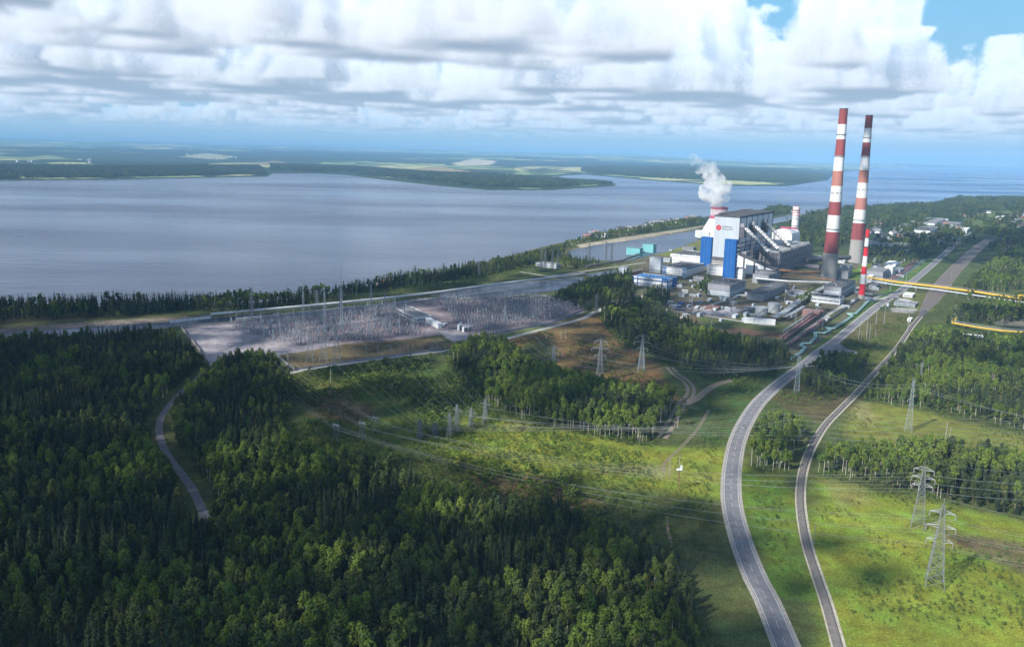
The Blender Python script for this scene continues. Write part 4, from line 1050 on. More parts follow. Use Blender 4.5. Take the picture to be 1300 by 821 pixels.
def make_main_block():
    g = Vector(G2(934.5, 347)); h = height_at(934.5, 347, 276.5); w = along(g, (-V.x, -V.y), 903)
    def solve(f, col, lo=0.0, hi=500.0):
        for _ in range(40):
            m = (lo + hi) / 2
            if f(m) < col: lo = m
            else: hi = m
        return lo
    def PX(x, y, z): return P(g.x + V.x * x + U.x * y, g.y + V.y * x + U.y * y, z)[0]
    l = solve(lambda q: PX(0, q, h), 981.5)
    t = thing('boiler_house', 'huge pale grey boiler house with round red emblem and three pairs of sloping conveyor galleries', 'power station', (g.x, g.y, 0), RZ)
    m = MB().mat(MT['offwhite']); m.box(-w, 0, 0, l, 0, h)
    m.mat(MT['grey'])
    for i in range(1, 9): m.box(-w * i / 9 - .07, -w * i / 9 + .07, -.1, .1, 8, h)
    part('wall', m, t)
    m = MB().mat(MT['roof']); m.box(-w - .8, 1.2, -.8, l + 1, h, h + 2.2)
    rf = part('roof', m, t)
    m = MB().mat(MT['dgrey']); r_ = random.Random(3)
    for i in range(int((l - 12) / 12)):
        y = 8 + i * 12; m.box(-w + 4, -w + 9, y, y + 5, h + 2.2, h + r_.uniform(4, 6.5)); m.bar((-3, y, h + 2.2), (-3, y, h + 7), .3); m.bar((-w, y + 3, h + 4.8), (0, y + 3, h + 4.8), .35)
    m.bar((-3, 8, h + 7), (-3, l - 8, h + 7), .35); m.bar((-w + 6, 2, h + 5), (-w + 6, l - 3, h + 5), .8)
    part('roof_gantries', m, rf)
    # long side facing the chimneys: dark joints between pale panels, open steel below
    m = MB().mat(MT['white'])
    sp_ = (l - 6) / 6
    for i in range(6): y = 4 + i * sp_; m.box(.1, .9, y + .8, y + sp_ * .47, h * (.56 if i % 2 else .46), h - 2); m.box(.1, .9, y + sp_ * .5, y + sp_ - .8, h * (.5 if i % 2 else .42), h - 2)
    part('side_panels', m, t)
    m = MB().mat(MT['dgrey'])
    for i in range(7): y = 3 + i * sp_; m.box(.1, 1.6, y - .2, y + .9, 0, h - 1)
    for z in (20, 34, 44, 52): m.box(.1, 1.6, 3, l - 2, z, z + 1.3)
    for i in range(6):
        y = 4 + i * sp_; m.bar((1.4, y, 21), (1.4, y + sp_ - 1, 40), .7); m.bar((1.4, y + sp_ - 1, 21), (1.4, y, 40), .7)
    part('side_steelwork', m, t)
    m = MB().mat(MT['dgrey']); m.box(2.3, 22, 6, l - 6, 0, 30); m.mat(MT['grey']); m.box(2.3, 12, 10, l - 10, 30, 38); m.mat(MT['dgrey'])
    for i in range(int((l - 20) / 7.4)): y = 8 + i * 7.4; m.box(22, 22.5, y, y + 3.5, 4, 26)
    part('bunker_bay', m, t)
    # conveyor heads and paired sloping galleries
    for k, y in enumerate([solve(lambda q: PX(8, q, h * .8), c) for c in (940.5, 957, 972.5)]):
        hd = MB().mat(MT['dgrey']); hd.box(2.3, 11, y - 6, y + 8, h * .66, h * .84); hd.mat(MT['grey']); hd.box(3, 10, y - 4, y + 2, h * .84, h * .9); hd.mat(MT['steel'])
        for q in range(5): hd.box(11.02, 11.3, y - 5 + q * 2.6, y - 3.8 + q * 2.6, h * .68, h * .82)
        ho = part('conveyor_head', hd, t)
        for q in (0, 1):
            gm = MB(); y0 = y - 3 + q * 8; a = Vector((9, y0, h * .82)); b = Vector((54, y0, 42)); d = b - a; N_ = 9
            side = Vector((0, 1, 0)); up = Vector((.62, 0, .78))
            for s in range(N_):
                gm.mat(MT['wpaint']); p = a + d * (s / N_); r = a + d * ((s + .8) / N_)
                q0 = [p - side * 1.5, p + side * 1.5, p + side * 1.5 + up * 2.8, p - side * 1.5 + up * 2.8]; q1 = [r - side * 1.5, r + side * 1.5, r + side * 1.5 + up * 2.8, r - side * 1.5 + up * 2.8]
                gm.face(q0); gm.face(q1[::-1])
                for e in range(4): f = (e + 1) % 4; gm.face([q0[e], q1[e], q1[f], q0[f]][::-1])
            gm.mat(MT['dgrey'])
            gm.bar(a - up * .8, b - up * .8, 1.6); gm.bar(a + side * 1.8, b + side * 1.8, .5); gm.bar(a - side * 1.8, b - side * 1.8, .5)
            for s in (.35, .75):
                c = a + d * s; gm.bar((c.x, c.y - 2, 0), (c.x, c.y - 2, c.z), .6); gm.bar((c.x, c.y + 2, 0), (c.x, c.y + 2, c.z), .6); gm.bar((c.x, c.y - 2, c.z * .5), (c.x, c.y + 2, c.z * .7), .4)
            part('sloping_gallery', gm, t)
    # emblem and lettering on the front
    em = MB().mat(MT['bred']); cx_, cz = -w + 8.5, h * .80
    def disc(r0, r1, y0, y1, a0=0, a1=6.2832, n=28, c=(cx_, cz)):
        for i in range(n):
            p, q = a0 + (a1 - a0) * i / n, a0 + (a1 - a0) * (i + 1) / n
            P4 = [(c[0] + r * math.cos(z), c[1] + r * math.sin(z)) for r, z in ((r0, p), (r1, p), (r1, q), (r0, q))]
            em.face([(a, y1, b) for a, b in P4]); 
            em.face([(P4[1][0], y0, P4[1][1]), (P4[2][0], y0, P4[2][1]), (P4[2][0], y1, P4[2][1]), (P4[1][0], y1, P4[1][1])])
    disc(1.6, 4.6, -.05, -.5); disc(0, .8, -.05, -.45)
    part('emblem', em, t)
    for i, (txt, z) in enumerate((('ИНТЕР РАО', h * .81), ('Пермская ГРЭС', h * .772))):
        KIDS[t.name].append(solid_sign(None, txt, (-w + 15, -.35, z), 3.2 if i == 0 else 2.5, MT['dgrey'], t, (math.pi / 2, 0, 0)))
    m = MB().mat(MT['dgrey']); m.box(-w - .2, 1.5, -1.2, -.1, 0, 26); m.mat(MT['conc']); m.box(-w, 0, -1.8, -1.22, 0, 20); part('lower_front', m, t)
    return g

def make_plant():
    make_mats(); g = make_main_block()
    def W(x, y): return (g.x + V.x * x + U.x * y, g.y + V.y * x + U.y * y)
    # two blue lift towers
    for lab, A, bx, cx, top in (('taller blue lift tower standing nearer the precipitators, left of the striped sloping hall', (931.5, 355), 917, 934.5, 306), ('second blue lift tower at the far corner of the pale boiler house front', (901.5, 339), 888, 905, 303)):
        t, w, l, h = bld(lab, A, bx, cx, top=top, wall='blue', roof='blue2', cat='tower', name='lift_tower', parapet=1.2, roofbits=0)
        m = MB().mat(MT['white'])
        for k in range(6): z = h * (.32 + .11 * k); m.box(.1, 2.6, l * .35, l * .9, z, z + .5); m.bar((2.5, l * .4, z + .5), (2.5, l * .4, z + 1.8), .15); m.bar((2.5, l * .4, z + 1.8), (2.5, l * .9, z + 1.8), .15)
        part('stair_landing', m, t)
        m = MB().mat(MT['blue2'])
        for k in range(1, 12): m.box(-w - .05, .05, -.16, -.08, h * k / 12, h * k / 12 + .25)
        part('cladding_joints', m, t)
    # sloping turbine wing with white panels framed in black
    q = Vector(G2(984, 353)); t = thing('sloping_hall', 'hall with stepped sloping roof and large white panels framed in dark steel', 'building', (q.x, q.y, 0), RZ)
    w = along(q, (-V.x, -V.y), 930.5); h1 = 37.0; h2 = 13.0; m = MB().mat(MT['dgrey']); m.prism([(-w, 0), (0, 0), (0, h2), (-w, h1)], 0, 14); part('frame', m, t)
    m = MB().mat(MT['roof']); m.prism([(-w - 1, h1 + .1), (1, h2 + .1), (1, h2 + 1.8), (-w - 1, h1 + 1.8)], -1, 15); part('roof', m, t)
    for k in range(4):
        a, b = -w + w * (k + .08) / 4, -w + w * (k + .9) / 4; za = h1 + (h2 - h1) * ((a + w) / w); zb_ = h1 + (h2 - h1) * ((b + w) / w); m = MB().mat(MT['white']); m.prism([(a, 2), (b, 2), (b, zb_ - 1.5), (a, za - 1.5)], -.35, -.05); part('white_panel', m, t)
    bld('plain white block with flat top behind the low end of the sloping hall', (984, 347), 967, 985.5, top=331, wall='white', roof='white', roofbits=0, name='plant_hall')
    # precipitator hall: weathered, ribbed by hopper columns
    q = Vector(G2(987, 348)); wv, lu = 30.0, 150.0; H = height_at(987, 348, 321)
    t = thing('precipitator_house', 'long soot dark electrostatic precipitator house ribbed with slanting steel legs', 'building', (q.x, q.y, 0), RZ)
    wv = along(q, (-V.x, -V.y), 962); lu = along(q, (U.x, U.y), 1029)
    m = MB().mat(MT['soot']); m.box(-wv, 0, 0, lu, H * .42, H * .93); part('casing', m, t)
    m = MB().mat(MT['grey']); m.box(-wv + 1, -1, 1, lu - 1, 0, H * .42)
    m.mat(MT['stone']); n = 22
    for i in range(n + 1):
        y = lu * i / n; m.box(.05, 1.5, y - .8, y + .8, 0, H * .95); m.bar((1.2, y, H * .93), (2.8, y + 3.4, H * .5), .9); m.bar((1.2, y, H * .42), (2.0, y + 3, H * .1), .5)
    for i in range(8):
        x = -wv * i / 7; m.box(x - .4, x + .4, -1.3, -.05, 0, H * .95)
    for z in (.12, .42, .68, .93): m.box(.05, 1.9, -.5, lu, H * z, H * z + .7); m.box(-wv, .05, -1.9, -.05, H * z, H * z + .7)
    part('steel_legs', m, t)
    m = MB().mat(MT['roof']); m.box(-wv - 1, 1.2, -1, lu + 1, H * .95, H * .97); m.mat(MT['steel']); r_ = random.Random(5)
    for i in range(30):
        y = 3 + (lu - 8) * i / 30; m.box(-wv + 2, -2, y, y + .8, H * .97, H * .97 + 2.6)
        for k in range(3): x = -wv + 4 + k * (wv - 8) / 2.2; m.box(x, x + 3, y + 1.6, y + 3.6, H * .97, H * .97 + r_.uniform(1, 4.2))
    m.mat(MT['dgrey']); 
    for x in (-2, -wv * .5, -wv + 2): m.bar((x, 0, H + 1.6), (x, lu, H + 1.6), .5)
    part('rooftop_plant', m, t)
    m = MB().mat(MT['pipe'])
    for i in range(10): y = lu * (i + .3) / 10; m.bar((-2, y, H * .97 + 1.2), (1.9, y + 5, H * .75), .9, .9, 8)
    part('ductwork', m, t)
    # flue ducts towards the chimneys
    def duct_bridge(label, pts, r, z, mat, legs='dgrey', name='flue_duct', cat='duct', step=16, n=1, gap=0, deck=False, group=None):
        w = [Vector((*G2(*p), z)) for p in pts]; t = thing(name, label, cat, (w[0].x, w[0].y, 0), 0, group); o = Vector((w[0].x, w[0].y, 0)); m = MB().mat(MT[mat])
        for k in range(n):
            for a, b in zip(w[:-1], w[1:]):
                d = (b - a).normalized(); s = Vector((-d.y, d.x, 0)) * (k - (n - 1) / 2) * gap; m.bar(a + s - o, b + s - o, r, r, 10)
        part('pipes' if n > 1 else 'pipe', m, t)
        m = MB().mat(MT[legs])
        for a, b in zip(w[:-1], w[1:]):
            d = b - a; L_ = d.length; k = max(1, int(L_ / step)); s = Vector((-d.y, d.x, 0)).normalized() * max(r, gap * n / 2)
            for i in range(k):
                c = a + d * ((i + .5) / k) - o
                for sg in (-1, 1): m.bar((c.x + s.x * sg, c.y + s.y * sg, 0), (c.x + s.x * sg, c.y + s.y * sg, z - r * .6), .28)
                m.bar(c - s * 1.2 - Vector((0, 0, r)), c + s * 1.2 - Vector((0, 0, r)), .35)
            if deck:
                for zz in (r + .1, r + 2.2): m.bar(a - o + s + Vector((0, 0, zz)), b - o + s + Vector((0, 0, zz)), .25); m.bar(a - o - s + Vector((0, 0, zz)), b - o - s + Vector((0, 0, zz)), .25)
        part('trestles', m, t); return t
    globals()['duct_bridge'] = duct_bridge
    # chimneys
    tall_chimney('tallest red and white chimney, closer to the dark precipitator house', (1052, 353), 138, 13.2, 6.6,
        [(321, 'conc'), (294, 'red'), (273, 'wpaint'), (256, 'red'), (236, 'wpaint'), (217, 'salmon'), (198, 'wpaint'), (177, 'red'), (158, 'wpaint'), (138, 'red')], rings=(290.5, 198.5, 171))
    tall_chimney('second giant red and white chimney, standing farther back beyond the small bright one', (1086, 333), 146.5, 14.2, 6.6,
        [(304, 'conc'), (283, 'red'), (266, 'wpaint'), (251, 'salmon'), (232, 'wpaint'), (216, 'salmon'), (198, 'wpaint'), (181, 'red'), (163, 'wpaint'), (146, 'red')], rings=(279, 199, 175))
    tall_chimney('slim chimney in bright red and white bands beside the road', (1093.5, 379), 290, 4.6, 2.7,
        [(374, 'conc'), (360, 'bred'), (348, 'wpaint'), (338, 'bred'), (325, 'wpaint'), (313, 'bred'), (301, 'wpaint'), (290, 'bred')], rings=(313, 301), seg=24)
    # lattice clad white and red stack of the gas unit
    x, y, _ = G(1006.5, 322); H = height_at(1006.5, 322, 262.5); t = thing('unit_stack', 'short thick white chimney with red dotted rings rising behind the precipitator house', 'chimney', (x, y, 0))
    m = MB().mat(MT['wpaint']); m.lathe([(8.3, 0), (7.6, H * .3), (7.2, H)], seg=24); part('shaft', m, t)
    for z0, z1 in ((.10, .16), (.42, .54), (.80, .97)):
        m = MB().mat(MT['bred'])
        for row in range(3):
            z = H * (z0 + (z1 - z0) * (row + .2) / 3)
            for k in range(16):
                a = (k + .5 * (row % 2)) * math.pi / 8; r = 7.9 - .7 * z / H; m.bar((r * math.cos(a), r * math.sin(a), z), (r * math.cos(a + .22), r * math.sin(a + .22), z + 1.7), 1.0)
        part('red_ring', m, t)
    for k in range(6):
        m = MB().mat(MT['dgrey']); z = H * (.12 + .16 * k); ladder_ring(m, 7.7 - .7 * z / H + .2, z, 1.2, .25, 24); part('gallery', m, t)
    m = MB().mat(MT['bred']); 
    for k in range(10): a = k * .6283; m.bar((7 * math.cos(a), 7 * math.sin(a), H), (7 * math.cos(a), 7 * math.sin(a), H + 2.2), .25)
    ladder_ring(m, 6.8, H + 1.9, .4, .3, 24); part('rim', m, t)
    # cooling tower with steam
    x, y, _ = G(911, 301); ht = height_at(905, 301, 263); k = ht / 38
    t = thing('cooling_tower', 'white skirted cooling tower with ribbed purple red crown behind the boiler house', 'cooling tower', (x, y, 0)); rb = 47.0; rn = 20.5
    zc = height_at(905, 301, 277)
    m = MB().mat(MT['white']); m.lathe([(rb, 0), (rb * .93, zc * .12), (rb * .76, zc * .5), (rn * 1.12, zc)], seg=36, cap=False); part('skirt', m, t)
    m = MB().mat(MT['grey'])
    for i in range(36): a = i * math.pi / 18; m.bar((rb * 1.01 * math.cos(a), rb * 1.01 * math.sin(a), 0), (rn * 1.14 * math.cos(a), rn * 1.14 * math.sin(a), zc), .45)
    part('ribs', m, t)
    m = MB().mat(MT['pred']); zm = (ht - zc) * .28; m.lathe([(rn * 1.2, zc), (rn * 1.02, zc + zm)], seg=36, cap=False); m.mat(MT['pinkw']); m.lathe([(rn * 1.02, zc + zm), (rn * .98, ht - zm * .7)], seg=36, cap=False); m.mat(MT['pred']); m.lathe([(rn * .98, ht - zm * .7), (rn * 1.05, ht), (rn * .98, ht), (rn * .9, ht * .9), (rn * .9, zc)], seg=36, cap=False); part('crown', m, t)
    m = MB().mat(MT['white'])
    for i in range(36): a = i * math.pi / 18; m.bar((rn * 1.04 * math.cos(a), rn * 1.04 * math.sin(a), zc + 3), (rn * 1.02 * math.cos(a), rn * 1.02 * math.sin(a), ht * .95), .35)
    for zz in (zc + 4, (zc + ht) / 2): ladder_ring(m, rn * 1.0, zz, .8, .5, 36)
    part('crown_ribs', m, t)
    m = MB().mat(MT['white']); m.box(-58, -30, -34, 0, 0, 17); part('pump_annex', m, t)
    globals()['TOWER_TOP'] = (x, y, ht)
    # rounded white gas unit hall behind
    q = Vector(G2(1003, 330)); t = thing('gas_unit_hall', 'pale hall with curved ribbed roof glimpsed between boiler house and white stack', 'building', (q.x, q.y, 0), RZ)
    hh = height_at(1003, 330, 292); ww = 42; m = MB().mat(MT['white']); m.prism([(-ww, 0), (0, 0), (0, hh * .8)] + [(-ww / 2 + ww / 2 * math.cos(a), hh * .8 + hh * .2 * math.sin(a)) for a in (.4, .8, 1.2, 1.57, 1.95, 2.35, 2.75)] + [(-ww, hh * .8)], 0, 60); part('shell', m, t)
    m = MB().mat(MT['pred']); m.box(-ww * .7, 2, 20, 24, hh * 1.0, hh * 1.06); part('gangway', m, t)
    # white and blue office group, halls
    t, w, l, h = bld('low office in white with blue edging and blue roof units, nearest the shrubs', (847, 367), 803.5, 859, top=355.5, wall='white', roof='blue2', win=2, stripes=('blue', 2, .9), winmat='glass', name='office_block', cat='office building', roofbits=14, base=('grey', 2.5))
    m = MB().mat(MT['blue'])
    for x in (-w - .3, -w * .88, -w * .16, -.6): m.box(x, x + 1.6, -.5, -.1, 0, h)
    m.box(-w * .16, 0, -.55, -.15, h * .9, h + 1.4); m.box(.1, .5, l * .5, l, 0, h + 1); part('blue_fins', m, t)
    t, w, l, h = bld('white windowless hall with blue lattice wall ends behind the office', (871, 351), 840.7, 894, top=341.5, wall='white', roof='roof', stripes=('grey', 3, .6), name='turbine_hall')
    m = MB().mat(MT['blue2'])
    for a in (-w + .3, -7):
        for i in range(4):
            m.bar((a + i * 1.8, -.4, 0), (a + i * 1.8 + 1.8, -.4, h + 2), .45); m.bar((a + i * 1.8 + 1.8, -.4, 0), (a + i * 1.8, -.4, h + 2), .45)
    m.box(.1, .7, 0, l, h - .8, h + 1.2); part('blue_lattice', m, t)
    bld('long white hall with two grey bands beside the farther blue tower', (888, 337), 853, 905, top=325.5, wall='white', stripes=('grey', 2, 1.2), name='turbine_hall')
    bld('white banded link wall between the two blue towers', (917, 350), 897, 922, top=338.5, wall='white', stripes=('grey', 3, .8), name='link_building')
    bld('white banded low block right of the nearer blue tower', (942, 355), 926, 946, top=342, wall='white', stripes=('grey', 3, .8), name='link_building')
    bld('tall grey white control box standing alone between office and hall', (838, 347), 824, 841, top=328, wall='offwhite', roof='rooflt', name='switch_tower', base=('grey', 6))
    bld('small pale cube shed at the open end of the long brick shed', (795, 348), 785, 798, top=340, wall='offwhite', name='pump_shed', cat='shed', roofbits=0)
    bld('long reddish brick shed with pale roof left of the office', (800, 352), 796, 816, top=346.5, wall='brick', roof='rooflt', name='brick_shed', cat='shed')
    bld('turquoise water intake hall with dark roof, nearer half', (812, 325), 795, 816, top=316, wall='teal', roof='roof', name='intake_hall', uv=(Vector((.72, .69)), Vector((.69, -.72))))
    bld('turquoise water intake hall with dark roof, farther half', (829, 321), 815.5, 833, top=311, wall='teal', roof='roof', name='intake_hall', uv=(Vector((.72, .69)), Vector((.69, -.72))))
    bld('wide grey workshop with dark roof and pale lower wall below the nearer blue tower', (926, 377), 898, 946, top=363, wall='grey', roof='roof', base=('offwhite', 7), name='workshop')
    t, w, l, h = bld('broad flat hall whose dark roof carries pale diagonal pipes', (968, 382.5), 948, 1000.5, top=374, wall='grey', roof='roof', name='workshop', base=('conc', 2))
    m = MB().mat(MT['pipe'])
    for i in range(5): m.bar((-w * .9, l * (.1 + i * .15), h + 1.2), (-w * .15, l * (.3 + i * .15), h + 1.2), .5)
    part('roof_pipes', m, t)
    bld('tall grey annex wall joined to the sloping hall', (985, 357), 958, 990, top=346.5, wall='grey', roof='roof', name='plant_annex')
    bld('low grey bay in front of the precipitator house', (975, 361), 955, 984, top=350, wall='grey', roof='rooflt', name='plant_annex')
    bld('dark roofed aux boiler hall with grey panelled front below the small chimney', (1067, 379), 1045, 1085, top=365.5, wall='grey', roof='roof', name='boiler_annex', win=1, winmat='offwhite', winh=3)
    bld('low white annex with dark roof at the foot of the aux boiler hall', (1066, 387.5), 1029, 1071, top=379.5, wall='white', roof='roof', name='boiler_annex', win=1, base=('grey', 1))
    bld('plain grey block beside the foot of the tallest chimney', (1076, 354), 1056, 1081, top=344.5, wall='grey', roof='rooflt', name='fan_house', roofbits=2)
    bld('very long low white store at the edge of the yard', (984, 412.5), 944, 986, top=407.5, wall='white', roof='white', name='long_store', uv=(Vector((.25, .97)), Vector((.97, -.25))), roofbits=0, minlen=7)
    bld('reddish pipe shed on the long covered rack', (1040, 404), 1018, 1042, top=396, wall='pink', roof='rooflt', name='pipe_shed', cat='shed', roofbits=0)
    # tanks
    for lab, c, rx, top in (('grey oil tank standing nearer the long white store', (966.5, 399), 7.6, 390), ('grey oil tank standing behind its twin', (982, 396), 7.4, 385), ):
        x, y, _ = G(*c); R__ = rx / 1000 * math.hypot(x, y); H = height_at(*c, top); t = thing('oil_tank', lab, 'storage tank', (x, y, 0), 0, 'oil tanks in the yard'); m = MB().mat(MT['steel']); m.lathe([(R__, 0), (R__, H), (R__ + .15, H), (R__ + .15, H + .25), (R__ * .6, H + .9), (0, H + 1.3)], seg=32, cap=False); part('shell', m, t)
        m = MB().mat(MT['dgrey'])
        for k in range(14): a = 3.6 + k * .1; m.box(R__ * 1.02 * math.cos(a) - .5, R__ * 1.02 * math.cos(a) + .5, R__ * 1.02 * math.sin(a) - .5, R__ * 1.02 * math.sin(a) + .5, H * k / 14, H * k / 14 + .2)
        ladder_ring(m, R__, H + 1.2, .12, .12, 32); part('stair', m, t)
    # industrial clutter behind and around
    rows = [
     ('grey cladded shed with white end right of the small chimney', (1120, 357), 1098, 1128, 346, 'grey', 'rooflt'), ('bright white block in the cluster right of the small chimney', (1132, 352), 1122, 1136, 340, 'white', 'white'),
     ('second bright white block in the cluster right of the small chimney', (1112, 347), 1106, 1118, 338.5, 'white', 'rooflt'), ('long pale roofed shed at the back of the small cluster', (1136, 343), 1122, 1142, 336, 'white', 'white'),
     ('white cube at the end of the grey cladded shed', (1106, 358), 1100, 1109, 351.5, 'white', 'white'),
     ('low bluish works building behind the second chimney', (1123, 316), 1098, 1126, 309, 'offwhite', 'roof'), ('long pale works building among dark trees', (1153, 319), 1120, 1158, 312.5, 'offwhite', 'rooflt'),
     ('white fronted works hall with dark roof, largest in the estate', (1180, 302), 1160, 1190, 293.5, 'white', 'roof'), ('bright flat roofed store behind the largest works hall', (1186, 291), 1172, 1200, 284, 'white', 'rooflt'),
     ('white roofed store left of the works estate road', (1182, 283.5), 1171, 1188, 279.5, 'white', 'white'), ('second white roofed store at the back of the works estate', (1200, 284.5), 1190, 1204, 280.5, 'white', 'white'),
     ('low white shed beside the far road', (1227, 296), 1208, 1231, 292, 'white', 'white'), ('grey shed in front of the works estate', (1158, 303), 1146, 1162, 297, 'grey', 'roof'),
     ('bluish shed left of the works estate', (1152, 292), 1141, 1158, 287.5, 'offwhite', 'roof'), ('brown roofed store between the white stores', (1214, 291), 1199, 1220, 286, 'offwhite', 'rooflt'),
     ('white house with pitched look beyond the far road', (1272, 281), 1263, 1275, 276.5, 'white', 'white'), ('small white house far beyond the road bend', (1289, 285.5), 1283, 1292, 281.5, 'white', 'rooflt'),
     ('long white roof far beyond the road bend', (1279, 276), 1270, 1283, 273.5, 'white', 'white'), ('pale block at the far edge of the village', (1304, 276.5), 1297, 1308, 272.5, 'offwhite', 'rooflt'),
     ('white low pump house by the road apron', (1158, 378), 1146, 1161, 375, 'white', 'white'), ('long pale shed near the road apron', (1161, 390), 1135, 1165, 387.5, 'offwhite', 'rooflt'),
     ('tiny white hut beside the railway', (1156, 408.5), 1152, 1158, 405.8, 'white', 'white'),     ('small white shed under the end of the rail side shed', (1246, 436), 1239, 1249, 433.5, 'white', 'white'),
     ('low shed with grey roof behind the precipitator house', (1040, 332), 1030, 1043, 326, 'offwhite', 'rooflt'), ('white van sized kiosk by the second chimney', (1072, 334.5), 1062, 1074, 331, 'white', 'white'),
     ('pale shed on the canal bank', (706, 341), 680, 712, 336.5, 'offwhite', 'rooflt'), ('white slab roofed shed by the inlet', (865, 327), 851, 868, 324, 'white', 'white'),
     ('pale low depot left of the aux boiler hall', (1022, 377), 1008, 1026, 372.5, 'offwhite', 'rooflt'), ('grey transformer house before the white windowless hall', (893, 358), 880, 897, 353, 'grey', 'rooflt'),
     ('tiny white gatehouse by the trees in front of the office', (868, 377), 861, 871, 373.5, 'white', 'rooflt'), ('low brick garage row at the yard edge', (912, 394), 896, 915, 390.5, 'brick', 'roof'),
     ('pale shed between inlet and white banded hall', (850, 333), 838, 853, 329, 'offwhite', 'rooflt'), ('dark roofed shed on the slope behind the intake halls', (880, 318), 866, 884, 314.5, 'grey', 'roof'),
     ('grey compressor house below the long pipe bridge', (1010, 375), 1000, 1014, 370.5, 'grey', 'rooflt'), ('white cabin beside the reddish conveyor rack', (1050, 409), 1044, 1053, 405, 'white', 'rooflt'),
     ('bluish store behind the bright white block', (1142, 349), 1134, 1147, 343.5, 'offwhite', 'rooflt'), ('grey shed behind the slim red and white chimney', (1112, 368), 1103, 1117, 363, 'grey', 'roof'),
     ('pale flat hall between the giant chimneys', (1078, 342), 1066, 1082, 338, 'offwhite', 'rooflt'), ('long grey store at the foot of the second giant chimney', (1116, 333), 1096, 1121, 328.5, 'grey', 'rooflt'),
    ]
    for lab, A, bx, cx, top, wl, rf in rows: bld(lab, A, bx, cx, top=top, wall=wl, roof=rf, name='industrial_shed' if A[1] > 300 else 'works_building', cat='shed' if 'shed' in lab else 'building', win=1 if A[1] > 290 else 0, winh=1.2, roofbits=1)
    # construction slabs
    q = Vector(G2(853, 392)); r_ = random.Random(9)
    for i in range(16):
        a, b = r_.uniform(0, 66), r_.uniform(-4, 20); t = thing('slab_stack', 'stack of pale concrete slabs in the storage yard below the workshop', 'slab stack', (q.x + U.x * a * .2 + V.x * a + U.x * b, q.y + U.y * a * .2 + V.y * a + U.y * b, 0), RZ + r_.uniform(-.1, .1), 'slab stacks in the storage yard')
        m = MB().mat(MT['stone']); hh = 0
        for k in range(r_.randint(2, 5)): m.box(-3 + r_.uniform(-.3, .3), 3, -1.6, 1.6 + r_.uniform(-.2, .2), hh, hh + .5); hh += .6
        part('slabs', m, t)
    for (px, py, w, l, lab) in ((856, 390, 16, 6, 'blue tarpaulin covered stack at the end of the slab yard'), (864, 386, 7, 12, 'low blue sheeted shelter in the slab yard')):
        x, y = G2(px, py); t = thing('tarpaulin_stack', lab, 'covered stack', (x, y, 0), RZ); m = MB().mat(MT['tarp']); m.prism([(-w / 2, 0), (w / 2, 0), (w / 2, 1.6), (0, 3), (-w / 2, 1.6)], -l / 2, l / 2); part('cover', m, t)
    # pipe racks, gas pipes, heating main
    duct_bridge('rust brown conveyor gallery running from the precipitator house towards the tallest chimney', [(988, 349), (1018, 352), (1046, 352)], 2.0, 9, 'rust', deck=True)
    duct_bridge('second rusty gallery crossing below the tallest chimney', [(990, 356), (1025, 357), (1060, 362)], 1.4, 8, 'rust', deck=True)
    duct_bridge('wide black flue duct from precipitator house to the tallest chimney', [(1012, 346), (1040, 349)], 4.5, 13, 'dgrey')
    duct_bridge('black flue duct from precipitator house to the second chimney', [(1024, 338), (1078, 335)], 4.5, 13, 'dgrey')
    duct_bridge('long pale pipe bridge in front of the precipitator house', [(958, 360), (1000, 364), (1066, 366)], 1.1, 9, 'pipe', n=3, gap=2.4, name='pipe_bridge', cat='pipe bridge')
    duct_bridge('pale multi pipe rack descending from the pipe bridge towards the oil tanks', [(1053, 366), (1020, 384), (1006, 394), (996, 402), (983, 409)], .8, 7, 'pipe', n=4, gap=2.0, name='pipe_rack', cat='pipe rack', step=10)
    duct_bridge('short pipe rack beside the reddish pipe shed', [(1020, 394), (1008, 402), (996, 408)], .6, 6, 'pipe', n=3, gap=1.6, name='pipe_rack', cat='pipe rack', step=8)
    duct_bridge('rack of reddish conveyors running down to the dark wood', [(1044, 398), (1016, 418), (994, 434)], 1.6, 5, 'pink', n=2, gap=4.4, name='pipe_rack', cat='conveyor rack', step=9, deck=True)
    duct_bridge('pale covered gallery above the reddish conveyor rack', [(1040, 396), (1012, 415), (994, 427)], .9, 6.5, 'pipe', name='covered_gallery', cat='gallery', step=12)
    duct_bridge('low rusty rail of pipes behind the small chimney cluster', [(1128, 359), (1150, 344), (1163, 332)], 1.0, 3, 'pink', n=4, gap=3, name='pipe_rack', cat='pipe rack', step=14)
    duct_bridge('yellow gas pipe bridge crossing over road and rail yard', [(1096, 359), (1136, 365.5), (1190, 372), (1240, 379), (1300, 388.5), (1330, 393)], 1.25, 10, 'yellow', 'conc', n=2, gap=3.4, name='gas_pipe_bridge', cat='pipe bridge', step=46, deck=True)
    duct_bridge('pale steam pipe running beside the yellow gas pipes', [(1096, 361), (1136, 368), (1190, 374.5), (1240, 382), (1300, 391), (1330, 396)], 1.0, 8, 'pipe', 'conc', name='steam_pipe', cat='pipe', step=60)
    duct_bridge('yellow gas pipe with a corner bend among the trees', [(1225, 406), (1211, 409), (1210, 415), (1240, 420.5), (1272, 425), (1300, 427), (1330, 430)], .85, 5, 'yellow', 'steel', n=2, gap=2.6, name='gas_pipe', cat='pipe', step=24, deck=True)
    duct_bridge('short buff fence like pipe among the trees right of the rail yard', [(1262, 401), (1267, 394), (1278, 390)], .5, 2, 'rust', name='gas_pipe', cat='pipe', step=9)
    duct_bridge('thin white pipe in front of the bent yellow gas pipe', [(1210, 424), (1230, 426.5), (1248, 428)], .8, 1.8, 'pipe', 'conc', name='heating_main', cat='pipe', step=14)
